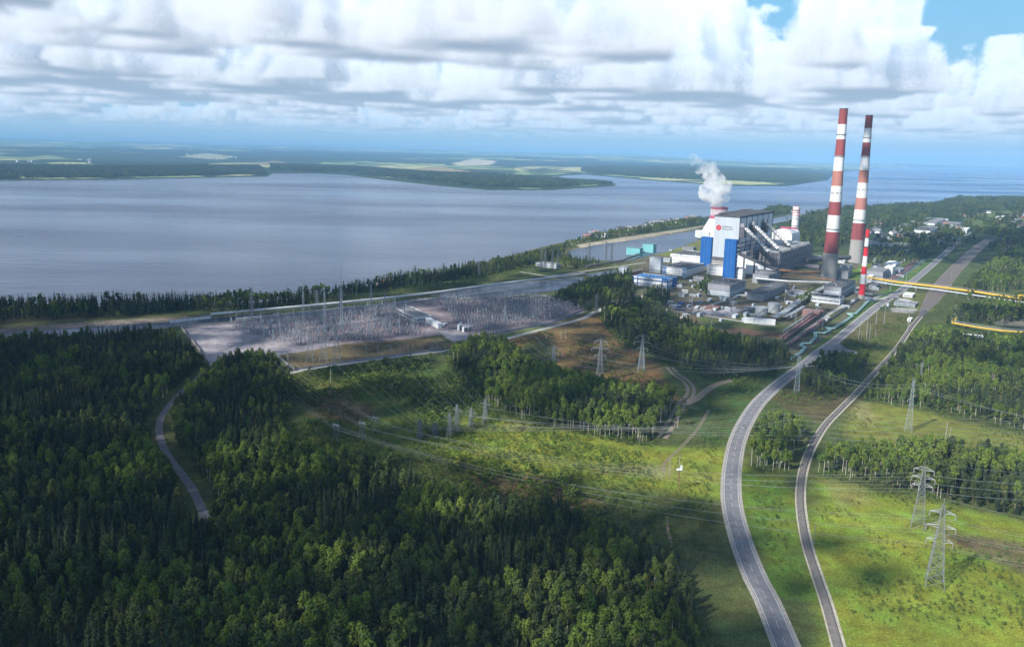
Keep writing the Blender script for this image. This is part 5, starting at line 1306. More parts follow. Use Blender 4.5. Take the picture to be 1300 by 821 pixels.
    x, y = G2(1298, 388); t = thing('expansion_loop', 'tall yellow expansion frame at the end of the gas pipe bridge', 'pipe frame', (x, y, 0), 0); m = MB().mat(MT['yellow']); m.box(-3, 3, -2, 2, 0, 13); m.box(-7, 7, -1.5, 1.5, 13, 16); part('frame', m, t)
    zig = [(1003, 458), (1016, 450), (1022, 443), (1016, 441), (1019, 438), (1028, 438), (1036, 429), (1034, 424), (1046, 425), (1054, 421), (1049, 418), (1058, 419), (1072, 410), (1082, 403), (1076, 400), (1086, 400), (1098, 388), (1106, 380)]
    duct_bridge('green grey heating main zigzagging along the road side', zig, .75, 2.2, 'tealpipe', 'conc', n=2, gap=1.9, name='heating_main', cat='pipe', step=14)
    duct_bridge('dark pipe run between rail sidings and heating main', [(1027, 424), (1060, 402), (1090, 380)], .7, 1.6, 'dgrey', 'conc', n=2, gap=1.8, name='heating_main', cat='pipe', step=14)
    duct_bridge('long pale ash pipeline along the top edge of the switchyard', [(268, 404), (400, 392), (480, 384), (560, 374.5), (620, 366), (700, 356), (742, 351)], 1.3, 5, 'pipe', 'conc', n=2, gap=3.2, name='ash_pipeline', cat='pipeline', step=26)
    duct_bridge('lower dark pipeline just inside the switchyard fence', [(300, 407), (400, 397), (480, 389), (560, 380), (640, 372)], .8, 2, 'grey', 'conc', n=2, gap=3, name='ash_pipeline', cat='pipeline', step=26)
    duct_bridge('dark conveyor dyke along the inlet up to the turquoise hall', [(744, 341), (790, 333), (818, 322)], 1.6, 3.4, 'dgrey', 'conc', name='conveyor', cat='conveyor', step=20, deck=True)
    duct_bridge('row of green grey pipes running beside the main road beyond the bridge', [(1125, 362), (1150, 346), (1172, 330)], .7, 1.6, 'tealpipe', 'conc', n=3, gap=4.5, name='heating_main', cat='pipe', step=20)
    # light masts, sidings, trucks in the yard
    lamp = thing('yard_mast', 'thin grey floodlight mast standing in the plant yard', 'light mast', (*G2(903, 420), 0), 0, 'floodlight masts in the plant yard')
    m = MB().mat(MT['steel']); m.bar((0, 0, 0), (0, 0, 24), .35, .18, 6); part('pole', m, lamp); m = MB().mat(MT['dgrey']); m.box(-1.6, 1.6, -.3, .3, 24, 24.8); part('lamp_head', m, lamp)
    for px, py in ((957, 412), (1064, 395), (1044, 418), (878, 395), (1010, 410), (840, 386), (1098, 372), (1122, 412), (1100, 425), (1112, 411), (1138, 397), (1152, 423), (1090, 432), (1103, 437), (972, 300 + 30), (860, 335), (780, 352), (815, 350), (1130, 370), (1150, 360), (930, 396), (996, 384)):
        dup(lamp, (*G2(px, py), 0), rng.uniform(0, 3))
    r_ = random.Random(21)
    bit = thing('yard_container', 'small pale container or hut scattered in the plant yard', 'container', (*G2(900, 400), 0), RZ, 'containers scattered in the plant yard'); m = MB().mat(MT['offwhite']); m.box(-3, 3, -1.25, 1.25, 0, 2.6); part('box', m, bit); m = MB().mat(MT['grey']); m.box(-2.9, 2.9, -1.32, -1.26, .3, 2.2); m.box(3.02, 3.08, -1, 1, .2, 2.4); part('door', m, bit)
    spots = [(868, 401), (890, 402), (905, 395), (935, 402), (915, 408), (870, 371), (882, 365), (876, 358), (888, 358), (866, 364), (930, 387), (948, 392), (1002, 398), (1010, 402), (1020, 407), (1040, 388), (1076, 390), (1082, 385), (1100, 380), (1104, 374), (1112, 368), (1086, 371), (1120, 360), (1140, 352), (1050, 372), (1000, 371), (1010, 367), (832, 356), (820, 351), (808, 347), (860, 344), (790, 345), (850, 318), (870, 315), (900, 310), (1142, 384), (1150, 386), (1127, 388), (1062, 341), (1046, 336), (1096, 345), (1082, 350)]
    yp = wpoly([(800, 352), (880, 345), (905, 356), (1000, 372), (1030, 388), (1000, 408), (930, 408), (850, 398)])
    while len(spots) < 110:
        c_ = (r_.uniform(800, 1030), r_.uniform(345, 410)); w_ = G2(*c_)
        if sdf(np.array([w_[0]]), np.array([w_[1]]), yp)[0] < 0: spots.append(c_)
    for px, py in spots: dup(bit, (*G2(px + r_.uniform(-3, 3), py + r_.uniform(-1, 1)), 0), RZ + r_.choice((0, 1.57)) + r_.uniform(-.1, .1), (r_.uniform(.7, 2.2), r_.uniform(.8, 2.0), r_.uniform(.8, 1.7)))
    rb = thing('rail_wagon', 'rust red goods wagon standing on the siding beside the conveyor rack', 'rail wagon', (*G2(1000, 440), 0), 0, 'goods wagons on the siding'); m = MB().mat(MT['pink']); m.box(-1.5, 1.5, -6.5, 6.5, 1.1, 4.0); part('body', m, rb)
    m = MB().mat(MT['black']); m.box(-1.2, 1.2, -6.2, 6.2, .7, 1.09)
    for a in (-4.8, -3.2, 3.2, 4.8): m.bar((-1, a, .5), (1, a, .5), .5, .5, 10)
    part('wheels', m, rb)
    a0, a1 = Vector(G2(1004, 438)), Vector(G2(1050, 405)); d = (a1 - a0); n = int(d.length / 14.5); ang = math.atan2(-d.x, d.y); rb.location = (*a0, 0); rb.rotation_euler[2] = ang
    for i in range(1, n):
        if i % 5 != 3: dup(rb, (*(a0 + d * i / n), 0), ang)
    # town and dacha houses
    wallc = ['white', 'offwhite', 'brick', 'offwhite', 'grey']; protos = []
    for i, wc in enumerate(wallc):
        t = thing('village_house', 'small gabled house among trees of the lakeside village', 'house', (0, 0, 0), 0, 'houses of the lakeside village'); m = MB().mat(MT[wc]); m.prism([(-4.5, 0), (4.5, 0), (4.5, 4), (0, 7.2), (-4.5, 4)], -5.5, 5.5); part('wall', m, t)
        m = MB().mat(MT[['rooflt', 'roof', 'rooflt', 'pink', 'roof'][i]]); m.prism([(-5.2, 3.6), (0, 7.3), (0, 7.7), (-5.2, 4.0)], -6, 6); m.prism([(0, 7.3), (5.2, 3.6), (5.2, 4.0), (0, 7.7)], -6, 6); part('roof', m, t); protos.append(t)
    spots = []
    for i in range(70): u = r_.random(); px = 745 + 145 * u; spots.append((px, 303.5 - 27 * u ** .9 - r_.uniform(1, 9) * (1 - .3 * u) + 3, 0))
    for i in range(16): spots.append((r_.uniform(1003, 1048), r_.uniform(265, 270.5), 0))
    for i in range(50): spots.append((r_.uniform(1100, 1220), r_.uniform(283, 312), 1))
    for i in range(34): spots.append((r_.uniform(1255, 1330), r_.uniform(272, 290), 2))
    for i in range(55): px = r_.uniform(1190, 1290); spots.append((px, r_.uniform(300, 318), 3))
    for i in range(5): spots.append((r_.uniform(95, 118), r_.uniform(205.5, 211), 4))
    for i in range(9): spots.append((r_.uniform(232, 330), r_.uniform(201, 204.5), 4))
    for i in range(3): spots.append((r_.uniform(20, 60), r_.uniform(210, 212.5), 4))
    for i in range(10): spots.append((r_.uniform(705, 740), r_.uniform(200, 206), 4))
    lab = ['small gabled house on the wooded spit between reservoir and inlet', 'small gabled house scattered through the works estate', 'small house of the village beyond the far road bend', 'small allotment house between far road and rail yard', 'tiny pale house in a hamlet on the far shore']
    grp = ['houses on the wooded spit', 'houses in the works estate', 'houses beyond the road bend', 'allotment houses by the rail yard', 'hamlet houses on the far shore']
    used = set()
    for px, py, k in spots:
        x, y = G2(px, py)
        if land_sd(np.array([x]), np.array([y]))[0] < 6: continue
        if dline(np.array([x]), np.array([y]), ROAD_S)[0] < 22 or dline(np.array([x]), np.array([y]), [G2(*a) for a in YARD])[0] < 42: continue
        i = r_.randrange(5) if k != 3 else r_.choice((0, 2, 3)); sc = {0: 1.5, 1: 1.5, 2: 1.15, 3: .85, 4: 2.4}[k] * r_.uniform(.8, 1.3); z = float(ground_z(np.array([x]), np.array([y]))[0])
        if k == 4: i = r_.choice((0, 1))
        if i in used: dup(protos[i], (x, y, z), r_.uniform(0, 3.1), sc, lab[k], grp[k])
        else: used.add(i); o = protos[i]; o.location = (x, y, z); o.scale = (sc,) * 3; o['label'] = lab[k]; o['group'] = grp[k]
    # cars
    def car(label, px, py, mat, rz):
        x, y = G2(px, py); t = thing('parked_car' if 'parked' in label else 'car', label, 'car', (x, y, .24), rz); m = MB().mat(mat)
        m.prism([(-2.2, .35), (2.2, .35), (2.25, .75), (1.3, .95), (-2.1, 1.0)], -.88, .88); part('body', m, t); m = MB().mat(MT['glass']); m.prism([(-1.7, 1.0), (1.15, .96), (.4, 1.46), (-1.2, 1.48)], -.78, .78); part('cabin', m, t); m = MB().mat(MT['black'])
        for a in (-1.35, 1.35):
            for s in (-.8, .8): m.bar((a, s - .12, .34), (a, s + .12, .34), .34, .34, 12)
        part('wheels', m, t); return t
    red = M_('car_paint_red', (.35, .03, .03), .3, var=.05); drk = M_('car_paint_dark', (.03, .035, .05), .3, var=.05); sil = M_('car_paint_silver', (.45, .47, .5), .3, .3, var=.05)
    def rang(i): a, b = Vector(ROAD[i]), Vector(ROAD[i + 1]); return math.atan2((b - a).y, (b - a).x)
    car('dark car driving on the main road near the side road junction', 1046.5, 446.5, drk, rang(14)); car('silver car driving through the bend of the main road', 944, 543, sil, rang(9)); car('dark car far up the road under the yellow pipe bridge', 1118, 391, drk, rang(16))
    for i, (px, py) in enumerate(((1136, 379), (1140, 377.5), (1144, 376), (1139, 383), (1128, 380))):
        car(['dark car parked first in line on the road apron', 'silver car parked second in line on the road apron', 'red car parked third in line on the road apron', 'white car parked alone behind the line on the apron', 'dark car parked at the mouth of the apron'][i], px, py, [drk, sil, red, MT['white'], drk][i], RZ + .1)
# ---------------------------------------------------------------- pylons, switchyard, wires
TOPS = {}
def lattice(m, H, wb, wt, n, r=.16, zb=0.0):
    """four tapering legs with cross bracing"""
    def c(k, z): w = wb + (wt - wb) * (z / H) ** .85; return Vector(((-w, w, w, -w)[k] / 2, (-w, -w, w, w)[k] / 2, z))
    zs = [H * (1 - (1 - i / n) ** 1.25) for i in range(n + 1)]
    for a, b in zip(zs[:-1], zs[1:]):
        for k in range(4):
            j = (k + 1) % 4; m.bar(c(k, a), c(k, b), r * 1.5); m.bar(c(k, a), c(j, b), r * .8); m.bar(c(j, a), c(k, b), r * .8); m.bar(c(k, b), c(j, b), r * .8)
def barrel_pylon(label, base, top, face, arms=(.62, .74, .86), spans=(4.5, 7, 5), wb=7.5, wt=1.0, H=None, mat='steel', r=.14, insul=True, group=None, armmat='steel'):
    x, y, _ = G(*base); H = H or height_at(base[0], base[1], top); t = thing('lattice_pylon', label, 'pylon', (x, y, 0), face, group); m = MB().mat(MT[mat]); lattice(m, H * .93, wb, wt, 11, r); m.bar((0, 0, H * .9), (0, 0, H), r * 1.4); part('tower', m, t); att = []
    for z, s in zip(arms, spans):
        for sg in (-1, 1):
            m = MB().mat(MT[armmat]); w = (wb + (wt - wb) * z ** .85) / 2; e = (sg * s, 0, H * z)
            for yy in (-1, 1): m.bar((sg * w, yy * w, H * z), e, r * .9); m.bar((sg * w, yy * w, H * z + 1.6), e, r * .7)
            for q in (.35, .68): m.bar((sg * (w + (s - w) * q), w * (1 - q), H * z), (sg * (w + (s - w) * q), -w * (1 - q), H * z), r * .6)
            ao = part('crossarm', m, t)
            if insul:
                m = MB().mat(MT['porcelain'])
                for i in range(5): m.bar((e[0], 0, e[2] - .4 - i * .45), (e[0], 0, e[2] - .7 - i * .45), .26, .2, 8)
                part('insulator', m, ao)
            att.append((e[0], 0, e[2] - 2.6))
    att.append((0, 0, H)); c, s = math.cos(face), math.sin(face)
    return [Vector((x + a[0] * c - a[1] * s, y + a[0] * s + a[1] * c, a[2])) for a in att]
def portal_pylon(label, base, face, H=24, span=15, group=None, mat='steel'):
    x, y, _ = G(*base); t = thing('portal_pylon', label, 'pylon', (x, y, 0), face, group)
    for s in (-1, 1):
        m = MB().mat(MT[mat]); 
        for d in (-1, 1): m.bar((s * span * .26 + d * .3, d * 1.6, 0), (s * span * .26, 0, H), .2)
        for k in range(1, 6): z = H * k / 6; w = 1.6 * (1 - k / 6); m.bar((s * span * .26, -w, z), (s * span * .26, w, z), .14)
        part('leg', m, t)
    m = MB().mat(MT['pipe']); 
    for dz in (0, .8): m.bar((-span / 2, -.35, H + dz), (span / 2, -.35, H + dz), .16); m.bar((-span / 2, .35, H + dz), (span / 2, .35, H + dz), .16)
    for i in range(6): a = -span / 2 + span * i / 6; m.bar((a, -.35, H), (a + span / 6, -.35, H + .8), .08)
    part('crossbeam', m, t); c, s_ = math.cos(face), math.sin(face); att = []
    for a in (-.47, 0, .47):
        m = MB().mat(MT['porcelain']); m.bar((a * span, 0, H - .1), (a * span, 0, H - 2.4), .2, .2, 6); part('insulator', m, t); att.append(Vector((x + a * span * c, y + a * span * s_, H - 2.5)))
    for s in (-1, 1): m = MB().mat(MT[mat]); m.bar((s * span * .26, 0, H + 1), (s * span * .26, 0, H + 4.5), .2, .08); part('earth_peak', m, t)
    return att
def wire(a, b, sag, label, group, r=.055, n=14):
    m = MB().mat(MT['wire']); o = Vector(a); d = Vector(b) - o; p = []
    for i in range(n + 1): k = i / n; q = d * k; p.append((q.x, q.y, q.z - 4 * sag * k * (1 - k)))
    m.path(p, r, 4); w = m.build('power_line_wire'); w.location = a; tag(w, label, 'cable', group)
def make_lines():
    MT['steel'] = M_('weathered_lattice_steel', (.21, .23, .25), .6, .2, var=.25, scale=.4); MT['wire'] = M_('aluminium_wire', (.42, .44, .45), .4, .5, var=.1, scale=1)
    def facing(p, q): a, b = Vector(G2(*p)), Vector(G2(*q)); d = b - a; return math.atan2(d.y, d.x) + math.pi / 2
    # two big double circuit towers in the meadow
    f = RZ + .12; A = barrel_pylon('latticed pylon with six arms in the sunny meadow, the taller standing one farther back', (1165, 669), 586, f, arms=(.64, .76, .88), spans=(5.2, 5.8, 5.0), wb=7.2, r=.15, armmat='pipe')
    f2 = f + .05; B = barrel_pylon('latticed pylon with six arms closest to the viewer at the meadow edge', (1186, 742), 632, f2, arms=(.52, .68, .84), spans=(5.6, 6.2, 5.4), wb=8.2, H=44, r=.16, armmat='pipe')
    T1 = barrel_pylon('slim pale lattice mast without long arms rising before the birch belt', (1153, 547), 478, f, arms=(.86, .93), spans=(1.6, 1.4), wb=5, wt=.9, mat='bluesteel', insul=False)
    T2 = barrel_pylon('small lattice mast half hidden in the birch wood behind the railway', (1168, 486), 459, f, arms=(.8, .92), spans=(1.8, 1.4), wb=3, wt=.6, insul=False)
    T3 = barrel_pylon('narrow paired lattice mast beside the road edge before the dark trees', (1011, 499), 449, f, arms=(.84, .93), spans=(2.4, 2.0), wb=4.4, wt=1.8, mat='bluesteel', insul=False)
    # three barrel towers in the brown clearing
    labs = ['bluish lattice pylon with many arms at the shaded edge of the brown clearing', 'grey lattice pylon in the middle of the brown clearing, tallest of the three', 'bluish lattice pylon by the dark wood at the far side of the brown clearing']
    C = []
    for lab, b, top, mt_ in zip(labs, ((702, 481), (761, 484), (814, 470)), (437, 427.5, 422), ('bluesteel', 'steel', 'bluesteel')):
        C.append(barrel_pylon(lab, b, top, RZ + .3, arms=(.58, .74, .9), spans=(5, 8, 5.5), wb=6.5, mat=mt_, r=.17))
    # portal row on the clearing and the corner towers
    names = ['first', 'second', 'third', 'fourth', 'fifth', 'sixth']; D = []
    for i, (px, py, top) in enumerate(((533, 557, 531), (552, 553, 535), (571, 556, 522), (580, 550, 511), (598, 544, 516), (616, 538, 504))):
        D.append(barrel_pylon(f'{names[i]} short anchor pylon from the shrubs in the row before the birch strip', (px, py), top, RZ + .1, arms=(.74,), spans=(5.0,), wb=4.2, wt=1.0, mat='steel', r=.14, insul=False))
    Pn = []
    for i, (px, py) in enumerate(((427, 561), (460, 558), (477, 551))):
        Pn.append(portal_pylon(['portal pylon at the shrub side of the shaded trio', 'middle portal pylon of the shaded trio', 'portal pylon at the birch side of the shaded trio'][i], (px, py), RZ + .1, 12, 6))
    # incoming masts and towers of the switchyard
    for lab, b, top in (('A-frame tower first in line at the service road side of the switchyard', (394, 460), 416), ('A-frame tower second in line at the service road side of the switchyard', (411, 459.5), 415), ('A-frame tower third in line at the service road side of the switchyard', (427.5, 458.5), 414), ('low A-frame tower near the service road bend', (549, 445), 434)):
        barrel_pylon(lab, b, top, 0, arms=(.93,), spans=(3.4,), wb=8 if b[0] < 500 else 6, wt=.9, r=.14, insul=False)
    for lab, b, top in (('tall thin lightning mast in the switchyard, first from the bare slab', (386, 432), 347), ('tall thin lightning mast in the switchyard, second from the bare slab', (413, 428), 349), ('tallest thin lightning mast in the switchyard', (434, 420), 340), ('slim mast by the pipeline in front of the shore wood', (471, 391), 350), ('thin lightning mast behind the white control building', (489, 389), 368), ('thin mast at the near edge of the eastern switchyard', (641, 413), 379), ('thin lightning mast at the top corner of the switchyard', (320, 398), 352)):
        x, y, _ = G(*b); H = height_at(*b, top); t = thing('lightning_mast', lab, 'mast', (x, y, 0), .4); m = MB().mat(MT['bluesteel']); lattice(m, H * .72, 3.2, 1.3, 9, .13); part('tower', m, t); m = MB().mat(MT['steel']); m.bar((0, 0, H * .7), (0, 0, H), .35, .1, 6); part('rod', m, t)
    for i, (b, top) in enumerate((((509, 363), 341), ((527, 360), 336), ((563, 352), 333), ((608, 352), 330), ((687, 344), 311), ((692, 344), 313), ((701, 343), 311), ((708, 342), 312), ((769, 332), 305), ((776, 331), 307), ((748, 331), 308), ((757, 398), 372), ((320, 400), 372), ((433, 398), 364), ((403, 391), 368))):
        where = ['before the shore wood', 'before the shore wood, next along', 'in the low scrub by the beach', 'in the low scrub farther on', 'first of the four by the inlet mouth', 'second of the four by the inlet mouth', 'third of the four by the inlet mouth', 'fourth of the four by the inlet mouth', 'at the inlet bank before the turquoise hall', 'at the inlet bank, its close twin', 'at the inlet bank, alone', 'at the corner of the service road', 'at the top corner of the switchyard', 'behind the tall lightning masts', 'by the pipeline at the shore'][i]
        barrel_pylon('small lattice pylon ' + where, b, top, .5, arms=(.62, .76, .9), spans=(3.6, 5, 3.4), wb=4.6, wt=.8, r=.22, insul=False)
    # switchyard equipment
    ax = Vector(G2(740, 351)) - Vector(G2(268, 403)); ax.normalize(); ay = Vector((ax.y, -ax.x)); ang = math.atan2(ax.y, ax.x)
    yard = wpoly([(288, 410), (330, 408), (560, 383), (575, 398), (545, 424), (430, 437), (384, 441), (300, 422)]); yard2 = wpoly([(560, 380), (690, 377), (744, 392), (700, 409), (600, 424), (575, 410)])
    bare = wpoly([(500, 388), (550, 388), (600, 425), (540, 424)])
    def ins(p, poly): return sdf(np.array([p[0]]), np.array([p[1]]), poly)[0]
    O = Vector(G2(288, 412)); gl = 'portal gantry of grey lattice steel with strung busbars in the switchyard'
    g = thing('switchyard_gantry', gl, 'gantry', (0, 0, 0), ang, 'gantries of the switchyard'); used = False
    for s in (-1, 1):
        m = MB().mat(MT['bluesteel'])
        for d in (-1, 1): m.bar((s * 9 , d * 2.2, 0), (s * 9, 0, 15), .42)
        for k in (.3, .6): m.bar((s * 9, -2.2 * (1 - k), 15 * k), (s * 9, 2.2 * (1 - k), 15 * k), .2)
        m.bar((s * 9, 0, 15), (s * 9, 0, 18), .25, .1); part('leg', m, g)
    m = MB().mat(MT['steel']); 
    for dz in (0, 1.3): m.bar((-9.5, 0, 14 + dz), (9.5, 0, 14 + dz), .3)
    for i in range(8): m.bar((-9.5 + i * 2.4, 0, 14), (-8.3 + i * 2.4, 0, 15.3), .16)
    part('crossbeam', m, g)
    m = MB().mat(MT['porcelain'])
    for a in (-5.5, 0, 5.5): m.bar((a, 0, 13.8), (a, 0, 11.4), .32, .32, 6)
    part('insulator_strings', m, g); n_g = 0
    for j in range(12):
        for i in range(0, 24):
            p = O + ax * (i * 19.6) + ay * (j * 27 + (i % 2) * 2)
            if ins(p, yard) < -3 and ins(p, bare) > 0 and rng.random() < .86:
                if not used: g.location = (p.x, p.y, 0); used = True
                else: dup(g, (p.x, p.y, 0), ang)
                n_g += 1
    lowg = thing('busbar_gantry', 'low busbar portal among the dense rows of the eastern switchyard', 'gantry', (0, 0, 0), ang, 'low portals of the eastern switchyard'); used = False
    for s in (-1, 1): m = MB().mat(MT['conc']); m.bar((s * 5, 0, 0), (s * 5, 0, 11), .38); part('leg', m, lowg)
    m = MB().mat(MT['steel']); m.bar((-5.4, 0, 10.6), (5.4, 0, 10.6), .42); part('crossbeam', m, lowg)
    O2 = Vector(G2(560, 382))
    for j in range(-3, 14):
        for i in range(-2, 34):
            p = O2 + ax * (i * 10.8) + ay * (j * 19)
            if ins(p, yard2) < -2 and rng.random() < .8:
                if not used: lowg.location = (p.x, p.y, 0); used = True
                else: dup(lowg, (p.x, p.y, 0), ang)
                n_g += 1
    # apparatus: posts with stacked insulators; the 300 nearest are single things
    posts = []
    for poly, O_, sx, sy, lim in ((yard, O, 4.9, 6.8, 90), (yard2, O2, 4.4, 6.0, 110)):
        for j in range(-20, 60):
            for i in range(-20, lim):
                p = O_ + ax * (i * sx + rng.uniform(-.4, .4)) + ay * (j * sy)
                if ins(p, poly) < -1 and (poly is yard2 or ins(p, bare) > 0) and rng.random() < .78: posts.append((p.x, p.y))
    posts.sort(key=lambda p: math.hypot(*p)); print('gantries', n_g, 'posts', len(posts))
    def post_mesh(k):
        m = MB(); m.mat(MT['steel']); h = (2.4, 3.2, 2.8)[k]; m.bar((-.5, 0, 0), (-.5, 0, h), .2); m.bar((.5, 0, 0), (.5, 0, h), .2); m.box(-.9, .9, -.4, .4, h, h + .25)
        m2 = MB().mat(MT['porcelain' if k != 1 else 'bluesteel']); H = (2.6, 3.6, 1.9)[k]
        for s in ((0,), (-.6, .6), (0,))[k]:
            m2.lathe([(.16 if i % 2 else .34, h + .25 + H * i / 8) for i in range(9)], x=s, seg=6)
        if k == 2: m2.mat(MT['steel']); m2.box(-.5, .5, -.5, .5, h + .25 + H, h + 1 + H)
        return m, m2
    pm = [post_mesh(k) for k in range(3)]; pmm = [(a.mesh('stand'), b.mesh('insulator')) for a, b in pm]
    for i, (x, y) in enumerate(posts[:300]):
        k = rng.randrange(3); e = thing('insulator_post', 'short switchgear post with stacked insulator on a steel stand in the switchyard', 'switchgear', (x, y, 0), ang + rng.choice((0, 1.57)), 'switchgear posts of the switchyard'); e.scale = (1.15,) * 3
        link('stand', pmm[k][0], e); link('insulator', pmm[k][1], e)
    col = bpy.data.collections.new('gear')
    for k in range(3): a, b = post_mesh(k); q = MB(); q.v = a.v + b.v; q.f = a.f + [tuple(i + len(a.v) for i in f) for f in b.f]; q.mats = a.mats + b.mats; q.m = a.m + [x + len(a.mats) for x in b.m]; o = bpy.data.objects.new(f'gear_{k}', q.mesh('gear')); col.objects.link(o)
    rest = np.array([(x, y, 0) for x, y in posts[300:]])
    scatter('switchgear_rows', 'dense rows of switchgear posts farther back in the switchyard', rest, np.full(len(rest), 1.15), nrng.randint(0, 3, len(rest)), col)
    # busbars between gantries
    for j in range(11):
        m = MB().mat(MT['wire']); c = 0
        for off in (-5.5, 0, 5.5):
            run = None
            for i in range(0, 48):
                p = O + ax * (i * 9.8 + off) + ay * (j * 27); q = p + ay * 27
                if i % 2 == 0 and ins(p, yard) < -2 and ins(q, yard) < -2: m.path([(p.x, p.y, 12.5), ((p.x + q.x) / 2, (p.y + q.y) / 2, 11.2), (q.x, q.y, 12.5)], .07, 4); c += 1
        if c: o = m.build('busbar_wires'); tag(o, 'slack aluminium busbars strung from one row of switchyard gantries to the next', 'cable', 'busbars of the switchyard')
    # yard buildings
    nu, nv = ay * -1, ax
    bld('white control building with flat grey roof inside the switchyard', (528, 409.5), 503, 547, top=403, wall='white', roof='rooflt', name='control_building', win=1, uv=(Vector((.86, .5)), Vector((.5, -.86))))
    bld('small white shed behind the control building in the switchyard', (556, 417), 540, 561, top=411.5, wall='white', roof='white', name='switchyard_shed', cat='shed', roofbits=0, uv=(Vector((.86, .5)), Vector((.5, -.86))))
    for i, (px, py, top) in enumerate(((584, 419, 409), (590, 421, 412), (596, 420, 411), (565, 413, 409))):
        x, y, _ = G(px, py); H = height_at(px, py, top); t = thing('transformer', ['tall white transformer first beside the eastern yard', 'tall white transformer in the middle of its row', 'tall white transformer last in its row', 'small white transformer near the white shed'][i], 'transformer', (x, y, 0), ang); m = MB().mat(MT['white']); m.box(-2.6, 2.6, -1.8, 1.8, 0, H * .7); m.bar((-1.2, 0, H * .7), (-1.2, 0, H), .5, .4, 8); m.bar((1.2, 0, H * .7), (1.2, 0, H), .5, .4, 8); part('tank', m, t)
        m = MB().mat(MT['grey'])
        for k in range(7): m.box(-2.2 + k * .65, -2.0 + k * .65, -2.4, -1.85, .4, H * .6)
        part('radiators', m, t)
    # concrete perimeter wall
    def wall_run(label, pts, h, mat='conc', name='perimeter_wall'):
        w = [Vector(G2(*p)) for p in pts]; o = w[0]; t = thing(name, label, 'wall', (o.x, o.y, 0)); m = MB().mat(MT[mat]); q = MB().mat(MT['grey'])
        for a, b in zip(w[:-1], w[1:]):
            d = (b - a); n = Vector((-d.y, d.x)).normalized() * .12; A_, B_ = a - o, b - o
            m.face([(*(A_ - n), 0), (*(B_ - n), 0), (*(B_ - n), h), (*(A_ - n), h)]); m.face([(*(B_ + n), 0), (*(A_ + n), 0), (*(A_ + n), h), (*(B_ + n), h)]); m.face([(*(A_ - n), h), (*(B_ - n), h), (*(B_ + n), h), (*(A_ + n), h)])
            k = int(d.length / 6)
            for i in range(k + 1): c = A_ + d * (i / max(1, k)); q.box(c.x - .2, c.x + .2, c.y - .2, c.y + .2, 0, h + .25)
        part('panels', m, t); part('posts', q, t)
    wall_run('pale concrete wall along the bare slab end of the switchyard', [(230, 417), (252, 444), (266, 465), (272, 466)], 3.2, 'conc')
    wall_run('low double wall kinking round the grass corner of the switchyard', [(352, 452), (362, 461), (374, 470), (450, 459), (560, 444)], 2.0, 'grey')
    wall_run('long grey wall between pipeline and switchyard', [(232, 416), (300, 410), (400, 399), (560, 380), (690, 376), (748, 391), (700, 411), (604, 428)], 2.0, 'grey')
    wall_run('white plinth wall across the canal end beside the switchyard', [(215, 410), (268, 404)], 3, 'white')
    # telegraph and fence posts along the service road
    pole = thing('concrete_pole', 'plain pale pole along the service road by the switchyard', 'pole', (*G2(496, 453), 0), 0, 'pale poles along the service road'); m = MB().mat(MT['conc']); m.bar((0, 0, 0), (0, 0, 12), .3, .2, 6); part('shaft', m, pole); m = MB().mat(MT['steel']); m.bar((-1.4, 0, 11.2), (1.4, 0, 11.2), .16); part('crossarm', m, pole)
    for px, py in ((508, 451), (518, 450), (480, 455), (465, 456), (555, 443), (660, 424), (684, 416), (738, 402), (693, 432), (712, 431), (718, 431), (720, 388), (730, 390), (735, 391), (1100, 432), (1102, 440), (1093, 436), (1111, 430), (1152, 424), (1154, 415), (1212, 400), (1207, 370), (1208, 352), (1033, 690), (1200, 560), (1205, 430 + 130), (978, 466), (12, 440), (38, 447), (14, 486), (366, 468), (420, 487), (850, 603), (862, 598)):
        dup(pole, (*G2(px, py), 0), rng.uniform(0, 3), rng.uniform(.8, 1.25))
    x, y = G2(861, 622); t = thing('switch_pole', 'rusty brown pole with a white switch head among the bushes left of the road', 'pole', (x, y, 0)); m = MB().mat(MT['rust']); m.bar((-1, 0, 0), (0, 0, 13), .35); m.bar((1, 0, 0), (0, 0, 13), .35); part('legs', m, t); m = MB().mat(MT['white']); m.box(-1.8, 1.8, -.5, .5, 13, 13.8); m.box(.6, 1.6, -.4, .4, 13.8, 16); part('switch_head', m, t)
    # conductors
    wl, wg = 'sagging power line wire crossing the meadows between two pylons', 'power line wires over the meadows'
    rt = [Vector(G(1420, 640 + i * 16, 0)) for i in range(6)]
    for k in range(6):
        if k % 2 == 0 or True:
            a = D[k]; far = Vector((*G2(1400, 566 + k * 7), 0))
            for s, p in enumerate(a[:2]):
                mid = Vector((*G2(980 + k * 10, 560 + k * 8), 22))
                off = Vector((s * 6, s * 8, 0)); wire(p, mid + off, 5, wl, wg, .065); wire(mid + off, far + Vector((0, 0, 24)) + off, 7, wl, wg, .065)
                q = Vector((*G2(396 + k * 30, 452 - k * 1.5), 17)); wire(p, q + off, 5, wl, wg, .055)
    for i, pn in enumerate(Pn):
        for s, p in enumerate(pn):
            for tgt in (A, B):
                if i == 0 and tgt is A: continue
            tgt = (B, A, A)[i]; q = tgt[(1, 3, 5)[s] if i != 1 else (0, 2, 4)[s]]
            wire(p, q, 13, wl, wg, .055, 22); q2 = Vector((*G2(300 + 25 * i, 470), 17)); wire(p, q2 + Vector((s * 5, s * 5, 0)), 4, wl, wg, .055)
    for tgt, py in ((A, 690), (B, 800)):
        for s, p in enumerate(tgt): far = Vector((*G2(1500, py), 0)); wire(p, far + Vector((0, (s % 2) * 12, p.z + 4)), 5, wl, wg, .055)
    for s in (0, 2, 4): wire(B[s], Pn[0][s // 2] + Vector((3, 3, 0)), 14, wl, wg, .055, 22)
